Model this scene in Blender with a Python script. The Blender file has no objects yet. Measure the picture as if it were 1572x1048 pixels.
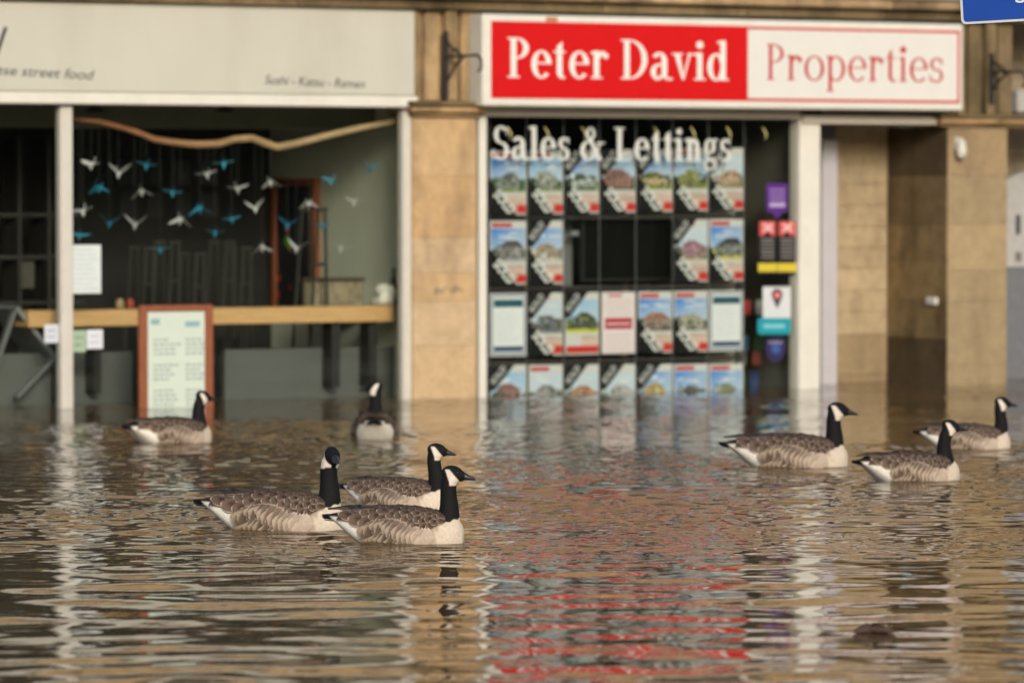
import bpy, math, random
import numpy as np
from mathutils import Vector, Matrix
R = math.radians
C = bpy.context.scene.collection
SC = bpy.context.scene
# ------------------------------------------------------------------ camera, sky, sun, exposure
FPX, W, H = 7000.0, 1572.0, 1048.0
PSI = R(30.0)                       # the street front runs away to the right
PITCH = math.atan((524 - 290) / FPX)
CAMH = 1.6
FWH = Vector((math.sin(PSI), math.cos(PSI), 0)); RT = Vector((math.cos(PSI), -math.sin(PSI), 0))
FW = FWH * math.cos(PITCH) - Vector((0, 0, math.sin(PITCH)))
UP = FWH * math.sin(PITCH) + Vector((0, 0, math.cos(PITCH)))
def ray(px, py): return FW * FPX + RT * (px - W / 2) + UP * (H / 2 - py)
_r = ray(740, 609); _t = CAMH / -_r.z
CAM = Vector((-_r.x * _t, -_r.y * _t, CAMH))    # the pixel 740,609 is the world origin at the water's edge
cam = bpy.data.objects.new('camera', bpy.data.cameras.new('camera')); C.objects.link(cam)
cam.location = CAM
cam.rotation_euler = Matrix((RT, UP, -FW)).transposed().to_euler()
cam.data.sensor_width = 36; cam.data.lens = FPX / W * 36
cam.data.clip_start = 0.1; cam.data.clip_end = 600
cam.data.dof.use_dof = True; cam.data.dof.focus_distance = 20.8; cam.data.dof.aperture_fstop = 2.7
SC.camera = cam
SUN_AZ, SUN_EL = R(198), R(19)      # azimuth from +Y towards +X
w = bpy.data.worlds.new('World'); SC.world = w; w.use_nodes = True
nt = w.node_tree
sky = nt.nodes.new('ShaderNodeTexSky'); sky.sky_type = 'NISHITA'; sky.sun_disc = False
sky.sun_elevation = SUN_EL; sky.sun_rotation = SUN_AZ; sky.dust_density = 2.0; sky.air_density = 1.0; sky.ozone_density = 1.0
nt.links.new(sky.outputs[0], nt.nodes['Background'].inputs[0]); nt.nodes['Background'].inputs[1].default_value = 0.125
sl = bpy.data.lights.new('sun', 'SUN'); sl.energy = 1.35; sl.angle = R(12); sl.color = (1.0, 0.94, 0.85)
so = bpy.data.objects.new('sun', sl); C.objects.link(so)
sd = Vector((math.sin(SUN_AZ) * math.cos(SUN_EL), math.cos(SUN_AZ) * math.cos(SUN_EL), math.sin(SUN_EL)))
so.rotation_euler = sd.to_track_quat('Z', 'Y').to_euler(); so.location = (0, -10, 12)
SC.view_settings.view_transform = 'Standard'; SC.view_settings.look = 'None'
SC.view_settings.exposure = 0.50; SC.view_settings.gamma = 1.0
SC.render.engine = 'CYCLES'; SC.cycles.use_denoising = True
SC.cycles.max_bounces = 8; SC.cycles.transparent_max_bounces = 16; SC.cycles.sample_clamp_indirect = 4.0
rnd = random.Random(7)
# ------------------------------------------------------------------ pixel measurements -> metres
def at(px, py, Y=0.0):
    r = ray(px, py); t = (Y - CAM.y) / r.y
    return CAM + r * t
def onwater(px, py, z=0.0):
    r = ray(px, py); t = (z - CAM.z) / r.z
    return CAM + r * t
def X(px, Y=0.0): return at(px, 400, Y).x
def Z(px, py, Y=0.0): return at(px, py, Y).z
# ------------------------------------------------------------------ materials
def lin(r, g, b, k=1.0):
    f = lambda c: ((c / 255 + 0.055) / 1.055) ** 2.4 if c > 10 else c / 255 / 12.92
    return (f(r) * k, f(g) * k, f(b) * k)
MATS = {}
def mat(name, col, rough=0.6, var=0.12, scale=6.0, bump=0.0, bscale=60.0, metal=0.0, attr=False, spec=0.5, stretch=(1, 1, 1), stain=None):
    if name in MATS: return MATS[name]
    m = bpy.data.materials.new(name); m.use_nodes = True; t = m.node_tree; N = t.nodes; L = t.links
    b = N['Principled BSDF']; b.inputs['Roughness'].default_value = rough; b.inputs['Metallic'].default_value = metal
    b.inputs['Specular IOR Level'].default_value = spec
    tc = N.new('ShaderNodeTexCoord'); mp = N.new('ShaderNodeMapping'); mp.inputs['Scale'].default_value = stretch
    L.new(tc.outputs['Object'], mp.inputs['Vector'])
    n = N.new('ShaderNodeTexNoise'); n.inputs['Scale'].default_value = scale; n.inputs['Detail'].default_value = 6
    n.inputs['Roughness'].default_value = 0.65; L.new(mp.outputs[0], n.inputs['Vector'])
    mr = N.new('ShaderNodeMapRange'); mr.inputs['From Min'].default_value = 0.25; mr.inputs['From Max'].default_value = 0.75
    mr.inputs['To Min'].default_value = 1 - var; mr.inputs['To Max'].default_value = 1 + var; L.new(n.outputs['Fac'], mr.inputs['Value'])
    vm = N.new('ShaderNodeVectorMath'); vm.operation = 'SCALE'; L.new(mr.outputs[0], vm.inputs['Scale'])
    if attr:
        a = N.new('ShaderNodeAttribute'); a.attribute_name = 'Col'; L.new(a.outputs['Color'], vm.inputs[0])
    else:
        vm.inputs[0].default_value = col[:3]
    out = vm.outputs[0]
    if stain:
        n2 = N.new('ShaderNodeTexNoise'); n2.inputs['Scale'].default_value = stain[1]; n2.inputs['Detail'].default_value = 5
        mp2 = N.new('ShaderNodeMapping'); mp2.inputs['Scale'].default_value = (1, 1, 0.35); L.new(tc.outputs['Object'], mp2.inputs['Vector'])
        L.new(mp2.outputs[0], n2.inputs['Vector'])
        r2 = N.new('ShaderNodeMapRange'); r2.inputs['From Min'].default_value = 0.5; r2.inputs['From Max'].default_value = 0.72
        L.new(n2.outputs['Fac'], r2.inputs['Value'])
        ml = N.new('ShaderNodeMath'); ml.operation = 'MULTIPLY'; ml.inputs[1].default_value = stain[2]; L.new(r2.outputs[0], ml.inputs[0])
        mx = N.new('ShaderNodeMix'); mx.data_type = 'RGBA'; L.new(ml.outputs[0], mx.inputs['Factor'])
        L.new(out, mx.inputs['A']); mx.inputs['B'].default_value = (*stain[0], 1); out = mx.outputs['Result']
    L.new(out, b.inputs['Base Color'])
    if bump:
        nb = N.new('ShaderNodeTexNoise'); nb.inputs['Scale'].default_value = bscale; nb.inputs['Detail'].default_value = 5
        L.new(mp.outputs[0], nb.inputs['Vector'])
        bp = N.new('ShaderNodeBump'); bp.inputs['Strength'].default_value = bump; bp.inputs['Distance'].default_value = 0.02
        L.new(nb.outputs['Fac'], bp.inputs['Height']); L.new(bp.outputs[0], b.inputs['Normal'])
    MATS[name] = m; return m
def glass(name, k=0.45, rough=0.0):
    if name in MATS: return MATS[name]
    m = bpy.data.materials.new(name); m.use_nodes = True; t = m.node_tree; N = t.nodes; L = t.links
    N.remove(N['Principled BSDF']); o = N['Material Output']
    tr = N.new('ShaderNodeBsdfTransparent'); tr.inputs[0].default_value = (0.95, 0.97, 0.95, 1)
    gl = N.new('ShaderNodeBsdfGlossy'); gl.inputs['Roughness'].default_value = rough
    fr = N.new('ShaderNodeFresnel'); fr.inputs[0].default_value = 1.45
    ml = N.new('ShaderNodeMath'); ml.operation = 'MULTIPLY'; ml.inputs[1].default_value = k; L.new(fr.outputs[0], ml.inputs[0])
    mx = N.new('ShaderNodeMixShader'); L.new(ml.outputs[0], mx.inputs[0]); L.new(tr.outputs[0], mx.inputs[1]); L.new(gl.outputs[0], mx.inputs[2])
    L.new(mx.outputs[0], o.inputs[0]); MATS[name] = m; return m
STONE = mat('sandstone_blocks', None, 0.85, 0.18, 11, 0.6, 60, attr=True, spec=0.2, stain=((0.17, 0.125, 0.08), 3.2, 0.55))
STONE_OLD = mat('weathered_sandstone', None, 0.9, 0.3, 7, 0.5, 40, attr=True, spec=0.15, stain=((0.045, 0.036, 0.018), 3.0, 0.75))
CREAM = mat('cream_painted_board', (0.55, 0.535, 0.45), 0.5, 0.04, 1.5, stain=((0.34, 0.31, 0.24), 2.5, 0.22))
WHITEP = mat('white_painted_timber', (0.73, 0.70, 0.61), 0.45, 0.05, 8, stain=((0.35, 0.30, 0.2), 5, 0.12))
GREYP = mat('grey_white_painted_timber', (0.60, 0.57, 0.50), 0.5, 0.06, 8)
BLACKM = mat('black_iron', (0.018, 0.016, 0.015), 0.55, 0.3, 30, 0.2)
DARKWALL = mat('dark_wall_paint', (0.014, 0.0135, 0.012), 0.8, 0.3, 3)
OLIVE = mat('olive_wall_paint', (0.62, 0.645, 0.53), 0.8, 0.08, 2)
GREYPAN = mat('grey_wall_panel', (0.10, 0.105, 0.10), 0.6, 0.1, 4)
PINE = mat('pine_wood', (0.62, 0.37, 0.16), 0.5, 0.22, 5, 0.05, 40, stretch=(1.2, 14, 14))
DRIFT = mat('driftwood', None, 0.7, 0.25, 9, 0.3, 40, attr=True)
REDWOOD = mat('red_brown_wood', (0.27, 0.082, 0.032), 0.5, 0.25, 12, 0.1, 40, stretch=(6, 6, 1))
PLAIN = mat('printed_colour', None, 0.5, 0.05, 20, attr=True, spec=0.12)
PAPER = mat('white_paper', (0.80, 0.80, 0.77), 0.6, 0.03, 10)
CLOTHC = mat('cloth_or_plastic', None, 0.6, 0.15, 14, attr=True)
STEEL = mat('galvanised_steel', (0.42, 0.42, 0.42), 0.4, 0.1, 30, metal=0.8)
LEAD = mat('grey_lead_sheet', (0.38, 0.39, 0.40), 0.6, 0.15, 6)
GLASS = glass('window_glass', 0.35)
# ------------------------------------------------------------------ mesh building
class MB:
    def __init__(s): s.v = []; s.f = []; s.c = []
    def add(s, vs, fs, col=(0.5, 0.5, 0.5)):
        o = len(s.v); s.v += [tuple(p) for p in vs]; s.f += [tuple(i + o for i in f) for f in fs]
        s.c += ([tuple(col)] * len(vs)) if not isinstance(col, list) else [tuple(q) for q in col]
        return s
    def box(s, x0, x1, y0, y1, z0, z1, col=(0.5, 0.5, 0.5), bev=0.0):
        if x1 < x0: x0, x1 = x1, x0
        if y1 < y0: y0, y1 = y1, y0
        if z1 < z0: z0, z1 = z1, z0
        b = min(bev, (x1 - x0) * .45, (y1 - y0) * .45, (z1 - z0) * .45)
        if b <= 0:
            vs = [(x, y, z) for z in (z0, z1) for y in (y0, y1) for x in (x0, x1)]
            return s.add(vs, [(0, 2, 3, 1), (4, 5, 7, 6), (0, 1, 5, 4), (2, 6, 7, 3), (0, 4, 6, 2), (1, 3, 7, 5)], col)
        vs, idx = [], {}
        for ix, xx in enumerate((x0, x1)):
            for iy, yy in enumerate((y0, y1)):
                for iz, zz in enumerate((z0, z1)):
                    sx, sy, sz = (1 - 2 * ix) * b, (1 - 2 * iy) * b, (1 - 2 * iz) * b
                    for a, p in enumerate(((xx, yy + sy, zz + sz), (xx + sx, yy, zz + sz), (xx + sx, yy + sy, zz))):
                        idx[ix, iy, iz, a] = len(vs); vs.append(p)
        g = lambda i, j, k, a: idx[i, j, k, a]
        fs = []
        for i in (0, 1):
            fs.append([g(i, 0, 0, 0), g(i, 1, 0, 0), g(i, 1, 1, 0), g(i, 0, 1, 0)])
            fs.append([g(0, i, 0, 1), g(1, i, 0, 1), g(1, i, 1, 1), g(0, i, 1, 1)])
            fs.append([g(0, 0, i, 2), g(1, 0, i, 2), g(1, 1, i, 2), g(0, 1, i, 2)])
            for j in (0, 1):
                fs.append([g(i, j, 0, 0), g(i, j, 1, 0), g(i, j, 1, 1), g(i, j, 0, 1)])
                fs.append([g(i, 0, j, 0), g(i, 1, j, 0), g(i, 1, j, 2), g(i, 0, j, 2)])
                fs.append([g(0, i, j, 1), g(1, i, j, 1), g(1, i, j, 2), g(0, i, j, 2)])
                for k in (0, 1): fs.append([g(i, j, k, 0), g(i, j, k, 1), g(i, j, k, 2)])
        ctr = Vector(((x0 + x1) / 2, (y0 + y1) / 2, (z0 + z1) / 2)); out = []
        for f in fs:
            a, bb, c = (Vector(vs[q]) for q in f[:3]); nn = (bb - a).cross(c - a)
            out.append(f if nn.dot(sum((Vector(vs[q]) for q in f), Vector()) / len(f) - ctr) > 0 else f[::-1])
        return s.add(vs, out, col)
    def tube(s, pts, rad, n=8, col=(0.5, 0.5, 0.5), caps=True):
        pts = [Vector(p) for p in pts]; rad = rad if isinstance(rad, (list, tuple)) else [rad] * len(pts)
        vs, fs, ref = [], [], None
        for i, p in enumerate(pts):
            d = (pts[min(i + 1, len(pts) - 1)] - pts[max(i - 1, 0)]).normalized()
            if ref is None: ref = Vector((0, 0, 1)) if abs(d.z) < 0.9 else Vector((1, 0, 0))
            a = (ref - d * ref.dot(d)).normalized(); bb = d.cross(a); ref = a
            for k in range(n):
                q = 2 * math.pi * k / n; vs.append(p + (a * math.cos(q) + bb * math.sin(q)) * rad[i])
        for i in range(len(pts) - 1):
            for k in range(n):
                fs.append((i * n + k, i * n + (k + 1) % n, (i + 1) * n + (k + 1) % n, (i + 1) * n + k))
        if caps: fs.append(tuple(range(n))[::-1]); fs.append(tuple((len(pts) - 1) * n + k for k in range(n)))
        return s.add(vs, fs, col)
    def lathe(s, prof, n=20, o=(0, 0, 0), col=(0.5, 0.5, 0.5)):
        vs, fs = [], []
        for r, z in prof:
            for k in range(n): q = 2 * math.pi * k / n; vs.append((o[0] + r * math.cos(q), o[1] + r * math.sin(q), o[2] + z))
        for i in range(len(prof) - 1):
            for k in range(n): fs.append((i * n + k, i * n + (k + 1) % n, (i + 1) * n + (k + 1) % n, (i + 1) * n + k))
        fs.append(tuple(range(n))[::-1]); fs.append(tuple((len(prof) - 1) * n + k for k in range(n)))
        return s.add(vs, fs, col)
    def poly(s, pts, y, col=(0.5, 0.5, 0.5)):      # flat polygon in the XZ plane facing -Y
        return s.add([(p[0], y, p[1]) for p in pts], [tuple(range(len(pts)))], col)
    def build(s, name, m, parent=None, smooth=False):
        me = bpy.data.meshes.new(name); me.from_pydata(s.v, [], s.f)
        at_ = me.color_attributes.new('Col', 'FLOAT_COLOR', 'POINT')
        buf = np.ones((len(s.v), 4), np.float32); buf[:, :3] = np.array(s.c, np.float32); at_.data.foreach_set('color', buf.ravel())
        me.materials.append(m)
        if smooth: me.polygons.foreach_set('use_smooth', [True] * len(me.polygons))
        me.update()
        o = bpy.data.objects.new(name, me); C.objects.link(o)
        if parent: o.parent = parent
        return o
def tag(o, label=None, cat=None, group=None, kind=None):
    if label: o['label'] = label
    if cat: o['category'] = cat
    if group: o['group'] = group
    if kind: o['kind'] = kind
    return o
def empty(name, loc, label, cat, group=None, rz=0.0):
    o = bpy.data.objects.new(name, None); o.empty_display_size = 0.1; C.objects.link(o)
    o.location = loc; o.rotation_euler = (0, 0, rz); return tag(o, label, cat, group)
ORD = ['leftmost', 'second', 'third', 'fourth', 'fifth', 'sixth', 'seventh', 'eighth', 'ninth', 'tenth', 'eleventh', 'twelfth', 'thirteenth', 'fourteenth', 'fifteenth', 'sixteenth']
def ordl(i): return 'leftmost' if i == 0 else ORD[i] + ' from left'
# ------------------------------------------------------------------ lettering
def ringp(cx, cy, rx, ry, wv, wh, a0, a1, n=22):
    out = []
    for i in range(n):
        q = [R(a0 + (a1 - a0) * (i + j) / n) for j in (0, 1)]
        o = [(cx + rx * math.cos(a), cy + ry * math.sin(a)) for a in q]
        k = [(cx + (rx - wv) * math.cos(a), cy + (ry - wh) * math.sin(a)) for a in q]
        out.append([o[0], o[1], k[1], k[0]])
    return out
def rc(x0, x1, y0, y1): return [[(x0, y0), (x1, y0), (x1, y1), (x0, y1)]]
def serif_glyph(ch, b, t):          # b stem width, t hairline; returns pieces (lists of quads) and advance
    X_ = 0.68; s = b * 0.6; P = []
    def foot(x, y=0.0): return rc(x - s, x + b + s, y, y + t)
    def flag(x, y): return [[(x - s, y - t * 1.6), (x, y - t * 2.2), (x, y), (x - s, y - t * 0.8)]]
    if ch == 'P':
        P = [rc(.1, .1 + b, 0, 1), foot(.1), rc(.1 - s, .1 + b, 1 - t, 1), ringp(.1 + b, .735, .34, .265, b, t, -90, 90)]; a = .57 + b * .4
    elif ch == 'D':
        P = [rc(.1, .1 + b, 0, 1), rc(.1 - s, .1 + b, 0, t), rc(.1 - s, .1 + b, 1 - t, 1), ringp(.1 + b, .5, .5, .5, b, t, -90, 90)]; a = .67 + b
    elif ch == 'L':
        P = [rc(.1, .1 + b, 0, 1), foot(.1, 1 - t), rc(.1 - s, .62, 0, t), [[(.56, t), (.62, t), (.64, .28), (.61, .28)]]]; a = .70
    elif ch == 'S':
        P = [ringp(.32, .745, .25, .27, b * .9, t * 1.3, 35, 270), ringp(.32, .265, .28, .27, b * .9, t * 1.3, 90, -145), rc(.52, .56, .72, .98), rc(.045, .085, .03, .32)]; a = .66
    elif ch == '&':
        P = [ringp(.42, .80, .17, .20, b * .6, t, -90, 270), ringp(.34, .29, .30, .31, b, t * 1.2, 60, 345), [[(.28, .70), (.42, .72), (.86, 0), (.68, 0)]], rc(.62, .92, .50, .50 + t), [[(.72, .5), (.79, .5), (.60, .12), (.54, .16)]]]; a = .98
    elif ch == 'e':
        P = [ringp(.31, .34, .28, .355, b, t * 1.3, 2, 318), rc(.31 - .28 + b * .8, .31 + .275, .35, .35 + t)]; a = .62
    elif ch == 'o':
        P = [ringp(.33, .34, .30, .355, b, t * 1.2, 0, 360, 32)]; a = .66
    elif ch == 'a':
        P = [rc(.34, .34 + b, .06, .50), ringp(.27, .47, .07 + b, .225, b, t * 1.5, 0, 150), ringp(.22, .19, .19, .205, b * .95, t * 1.3, 60, 330), rc(.22, .34, .36, .36 + t), ringp(.34 + b + .06, .09, .06 + b * .7, .10, b * .7, t * 1.3, 180, 320)]; a = .56 + b * .5
    elif ch == 'c':
        P = [ringp(.31, .34, .28, .355, b, t * 1.3, 35, 318)]; a = .58
    elif ch == 'd':
        P = [ringp(.28, .34, .26, .355, b, t * 1.3, 20, 340), rc(.40, .40 + b, 0, 1.02), flag(.40, 1.02), rc(.40 + b, .40 + b + s, 0, t)]; a = .52 + b * 1.1
    elif ch == 'p':
        P = [rc(.1, .1 + b, -.30, X_ + .02), foot(.1, -.30), flag(.1, X_ + .02), ringp(.30 + b * .3, .34, .28, .355, b, t * 1.3, -155, 155)]; a = .64 + b * .35
    elif ch == 'n':
        P = [rc(.1, .1 + b, 0, X_ + .02), foot(.1), flag(.1, X_ + .02), ringp(.26 + b * .6, .42, .19, .275, b, t * 1.8, 0, 150), rc(.26 + b * .6 + .19 - b, .26 + b * .6 + .19, 0, .42), foot(.45 - b * .4)]; a = .62 + b * .3
    elif ch == 'r':
        P = [rc(.1, .1 + b, 0, X_ + .02), foot(.1), flag(.1, X_ + .02), ringp(.26 + b * .5, .45, .18, .245, b * .8, t * 2.4, 30, 160), ringp(.37 + b * .4, .575, .075, .075, .075, .075, 0, 360, 12)]; a = .46 + b * .6
    elif ch == 't':
        P = [rc(.12, .12 + b, .14, .80), [[(.12, .80), (.12 + b, .80), (.12 + b, .92)]], rc(.02, .36, X_ - t, X_), ringp(.12 + .16, .15, .16, .165, b, t * 1.8, 180, 300)]; a = .40 + b * .2
    elif ch == 'i':
        P = [rc(.1, .1 + b, 0, X_ + .02), foot(.1), flag(.1, X_ + .02), ringp(.1 + b / 2, .90, .10, .10, .10, .10, 0, 360, 16)]; a = .22 + b
    elif ch == 'l':
        P = [rc(.1, .1 + b, 0, 1.02), foot(.1), flag(.1, 1.02)]; a = .22 + b
    elif ch == 'v':
        P = [[[(.06, X_), (.06 + b * 1.1, X_), (.34, .0), (.29, 0)]], [[(.54, X_), (.54 - t * 1.4, X_), (.30, .06), (.34, .0)]], rc(0, .10 + b + s * .6, X_ - t, X_), rc(.44, .62, X_ - t, X_)]; a = .62
    elif ch == 's':
        P = [ringp(.24, .505, .19, .19, b * .85, t * 1.3, 30, 270), ringp(.24, .185, .21, .20, b * .85, t * 1.3, 90, -145), rc(.38, .42, .48, .68), rc(.03, .065, .02, .22)]; a = .49
    elif ch == 'g':
        P = [ringp(.27, .46, .21, .24, b * .85, t, 0, 360), ringp(.29, -.10, .25, .185, b * .5, t * 1.3, 0, 360), [[(.12, .20), (.22, .24), (.20, .08), (.11, .12)]], [[(.14, .02), (.14, .12), (.46, .10), (.46, .0)]], rc(.42, .56, .62, .62 + t * 1.4)]; a = .60
    else: a = .30
    return P, a
def serif_text(mb, txt, x0, z0, x1, z1, hgt, y, b, t, col):
    """text between two baseline ends (x0,z0)-(x1,z1); every piece lies a hair in front of the one before"""
    adv, items = 0.0, []
    for ch in txt:
        P, a = serif_glyph(ch, b, t); items.append((adv, P)); adv += a
    k = (x1 - x0) / adv; n = 0
    for a0, P in items:
        for piece in P:
            for q in piece:
                pts = [(x0 + (a0 + u) * k, z0 + (z1 - z0) * (a0 + u) / adv + v * hgt) for u, v in q]
                area = sum(pts[i][0] * pts[(i + 1) % len(pts)][1] - pts[(i + 1) % len(pts)][0] * pts[i][1] for i in range(len(pts)))
                mb.poly(pts if area > 0 else pts[::-1], y - 0.0005 * (n % 6), col)
            n += 1
def font_mesh(txt, size, shear=0.0, space=1.0, bold=0.0):
    cu = bpy.data.curves.new('lettering', 'FONT'); cu.body = txt; cu.size = size; cu.shear = shear; cu.space_character = space; cu.offset = bold
    o = bpy.data.objects.new('lettering', cu); C.objects.link(o)
    me = bpy.data.meshes.new_from_object(o.evaluated_get(bpy.context.evaluated_depsgraph_get()))
    v = [tuple(p.co) for p in me.vertices]; f = [tuple(p.vertices) for p in me.polygons]
    bpy.data.objects.remove(o); bpy.data.curves.remove(cu); bpy.data.meshes.remove(me); return v, f
FM = {}
def sans_text(mb, txt, x0, x1, z, hgt, y, col, shear=0.0, rot=0.0, zend=None):
    if (txt, shear) not in FM: FM[txt, shear] = font_mesh(txt, 1.0, shear, 1.08 if txt == 'SOLD' else 1.0, .035 if txt == 'SOLD' else 0.0)
    v, f = FM[txt, shear]; mx = max(p[0] for p in v); mn = min(p[0] for p in v)
    k = (x1 - x0) / (mx - mn); kz = hgt / 0.73; c, s = math.cos(rot), math.sin(rot); sl = ((zend - z) / (x1 - x0)) if zend is not None else 0.0
    vs = []
    for p in v:
        a, b = (p[0] - mn) * k, p[1] * kz
        vs.append((x0 + a * c - b * s, y, z + a * s + b * c + a * sl))
    mb.add(vs, f, col)
# ------------------------------------------------------------------ water
GEESE = [  # px of the body's middle, waterline py, heading (0 = to the right of the picture, + = away), head yaw, scale, neck height
    (262, 684, 36, 36, 0.97, 0.95), (576, 684, 91, 168, 1.02, 1.0), (425, 812, -6, -74, 1.09, 1.02), (613, 780, -24, 6, 0.92, 1.03),
    (614, 832, -7, 0, 0.98, 1.02), (1212, 716, 4, 4, 1.13, 0.93), (1398, 738, 18, 14, 0.95, 1.0), (1483, 689, 10, 8, 0.93, 0.98)]
GPOS = [onwater(g[0], g[1]) for g in GEESE]
GPOS[0] = onwater(262, 680); GPOS[1] = onwater(576, 672)
def build_water():
    rng = np.random.default_rng(11)
    u0, u1, v0, v1, st = -5.6, 6.2, 11.0, 39.5, 0.02
    nu, nv = int((u1 - u0) / st) + 1, int((v1 - v0) / st) + 1
    u = np.linspace(u0, u1, nu); v = np.linspace(v0, v1, nv); U, V = np.meshgrid(u, v)
    def waves(n, l0, l1, spread, slope):
        h = np.zeros_like(U)
        for i in range(n):
            lam = l0 * (l1 / l0) ** rng.random(); a = rng.normal(0, R(spread)); k = 2 * math.pi / lam
            h += (slope / math.sqrt(n) * 1.414 / k) * np.cos(k * (U * math.sin(a) + V * math.cos(a)) + rng.random() * 6.283)
        return h
    def patch(n, l0, l1):
        h = np.zeros_like(U)
        for i in range(n):
            lam = l0 + (l1 - l0) * rng.random(); a = rng.random() * 6.283; k = 2 * math.pi / lam
            h += np.cos(k * (U * math.sin(a) * 0.6 + V * math.cos(a)) + rng.random() * 6.283)
        return h / math.sqrt(n / 2)
    sm = lambda a, b, x: np.clip((x - a) / (b - a), 0, 1) ** 2 * (3 - 2 * np.clip((x - a) / (b - a), 0, 1))
    far = 1 - 0.72 * sm(24.5, 31, V)
    near = 1 - sm(18.8, 21.2, V)
    big = waves(48, 0.32, 0.95, 19, 0.027) * (0.34 + 0.70 * near) * far * (1 + 0.3 * patch(10, 2, 6))
    mid = waves(50, 0.16, 0.40, 30, 0.048) * (0.20 + 0.70 * (1 - near)) * far * np.clip(1 + 0.45 * patch(12, 1.2, 5), 0.15, 2)
    fine = waves(70, 0.075, 0.16, 42, 0.075) * (0.05 + 0.98 * (1 - near)) * (0.45 + 0.55 * far) * np.clip(0.9 + 0.6 * patch(14, 0.8, 4), 0.05, 2.2)
    h = big + mid + fine
    for g, p in zip(GEESE, GPOS):       # ripples the birds push out
        d = p - Vector((CAM.x, CAM.y, 0)); gu, gv = d.dot(RT), d.dot(FWH)
        hd = R(g[2]); a = (U - gu) * math.cos(hd) + (V - gv) * math.sin(hd); b = -(U - gu) * math.sin(hd) + (V - gv) * math.cos(hd)
        r = np.sqrt((a / 1.9) ** 2 + b ** 2)
        h += 0.0055 * np.exp(-np.abs(r - 0.16) / 0.28) * np.cos(2 * math.pi * (r - 0.16) / 0.13) * np.where(r > 0.1, 1, 0.2)
        tail = np.clip(-a, 0, 3); h += 0.0075 * np.exp(-tail / 0.9) * np.where(a < 0, 1, 0) * np.exp(-((np.abs(b) - 0.12 - tail * 0.28) / 0.07) ** 2)
    e = np.minimum.reduce([U - u0, u1 - U, V - v0, v1 - V]); h *= np.clip(e / 0.5, 0, 1)
    xy = CAM.x + U * RT.x + V * FWH.x, CAM.y + U * RT.y + V * FWH.y
    co = np.stack([xy[0], xy[1], h], -1).reshape(-1, 3)
    i = np.arange(nu * nv).reshape(nv, nu)
    q = np.stack([i[:-1, :-1], i[:-1, 1:], i[1:, 1:], i[1:, :-1]], -1).reshape(-1, 4)
    big_ = 220.0; n0 = len(co)          # flat water out to the horizon, joined to the rippled part's rim
    def pt(a, b): p = CAM + RT * a + FWH * b; return (p.x, p.y, 0)
    ex = [pt(-big_, -big_), pt(big_, -big_), pt(big_, big_), pt(-big_, big_)]
    co = np.vstack([co, np.array(ex)])
    c = [int(i[0, 0]), int(i[0, -1]), int(i[-1, -1]), int(i[-1, 0])]
    q = np.vstack([q, [[n0, n0 + 1, c[1], c[0]], [n0 + 1, n0 + 2, c[2], c[1]], [n0 + 2, n0 + 3, c[3], c[2]], [n0 + 3, n0, c[0], c[3]]]])
    me = bpy.data.meshes.new('flood_water'); me.vertices.add(len(co)); me.vertices.foreach_set('co', co.astype(np.float32).ravel())
    me.loops.add(q.size); me.loops.foreach_set('vertex_index', q.astype(np.int32).ravel())
    me.polygons.add(len(q)); me.polygons.foreach_set('loop_start', np.arange(0, q.size, 4, dtype=np.int32))
    me.polygons.foreach_set('use_smooth', np.ones(len(q), bool)); me.update(calc_edges=True)
    m = bpy.data.materials.new('muddy_flood_water'); m.use_nodes = True; t = m.node_tree; N = t.nodes; L = t.links; b = N['Principled BSDF']
    b.inputs['Roughness'].default_value = 0.0; b.inputs['IOR'].default_value = 1.45
    tc = N.new('ShaderNodeTexCoord')
    n1 = N.new('ShaderNodeTexNoise'); n1.inputs['Scale'].default_value = 0.5; n1.inputs['Detail'].default_value = 4; L.new(tc.outputs['Object'], n1.inputs['Vector'])
    rp = N.new('ShaderNodeMix'); rp.data_type = 'RGBA'; rp.inputs['A'].default_value = (0.090, 0.055, 0.024, 1); rp.inputs['B'].default_value = (0.125, 0.077, 0.033, 1)
    L.new(n1.outputs['Fac'], rp.inputs['Factor']); L.new(rp.outputs['Result'], b.inputs['Base Color'])
    mp = N.new('ShaderNodeMapping'); mp.inputs['Rotation'].default_value = (0, 0, PSI); mp.inputs['Scale'].default_value = (0.35, 1, 1); L.new(tc.outputs['Object'], mp.inputs['Vector'])
    n2 = N.new('ShaderNodeTexNoise'); n2.inputs['Scale'].default_value = 34; n2.inputs['Detail'].default_value = 2.5; L.new(mp.outputs[0], n2.inputs['Vector'])
    bp = N.new('ShaderNodeBump'); bp.inputs['Strength'].default_value = 0.05; bp.inputs['Distance'].default_value = 0.005
    L.new(n2.outputs['Fac'], bp.inputs['Height']); L.new(bp.outputs[0], b.inputs['Normal'])
    me.materials.append(m)
    o = bpy.data.objects.new('flood_water', me); C.objects.link(o); tag(o, kind='structure')
build_water()
# ------------------------------------------------------------------ unseen hill ring, added to block the low sky and its glare
def build_sky_blocking_hills():
    n, m_ = 90, 14; vs, fs = [], []
    for i in range(n + 1):
        a = math.pi * (1.0 + i / n) if False else 2 * math.pi * i / n
        for j in range(m_ + 1):
            q = j / m_; r = 75 + 120 * q
            hgt = (22 + 6 * math.sin(3 * a + 1) + 5 * math.sin(7 * a)) * math.sin(q * math.pi / 2) ** 1.2 + 1.2 * math.sin(23 * a + 9 * q) * q
            vs.append((r * math.cos(a), r * math.sin(a), hgt - .3))
    for i in range(n):
        for j in range(m_): k = i * (m_ + 1) + j; fs.append((k, k + m_ + 1, k + m_ + 2, k + 1))
    o = MB().add(vs, fs).build('sky_blocking_hills', mat('sky_blocking_hillside', (.05, .052, .028), .95, .5, .25, spec=.05), None, True); tag(o, kind='structure')
build_sky_blocking_hills()
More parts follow.
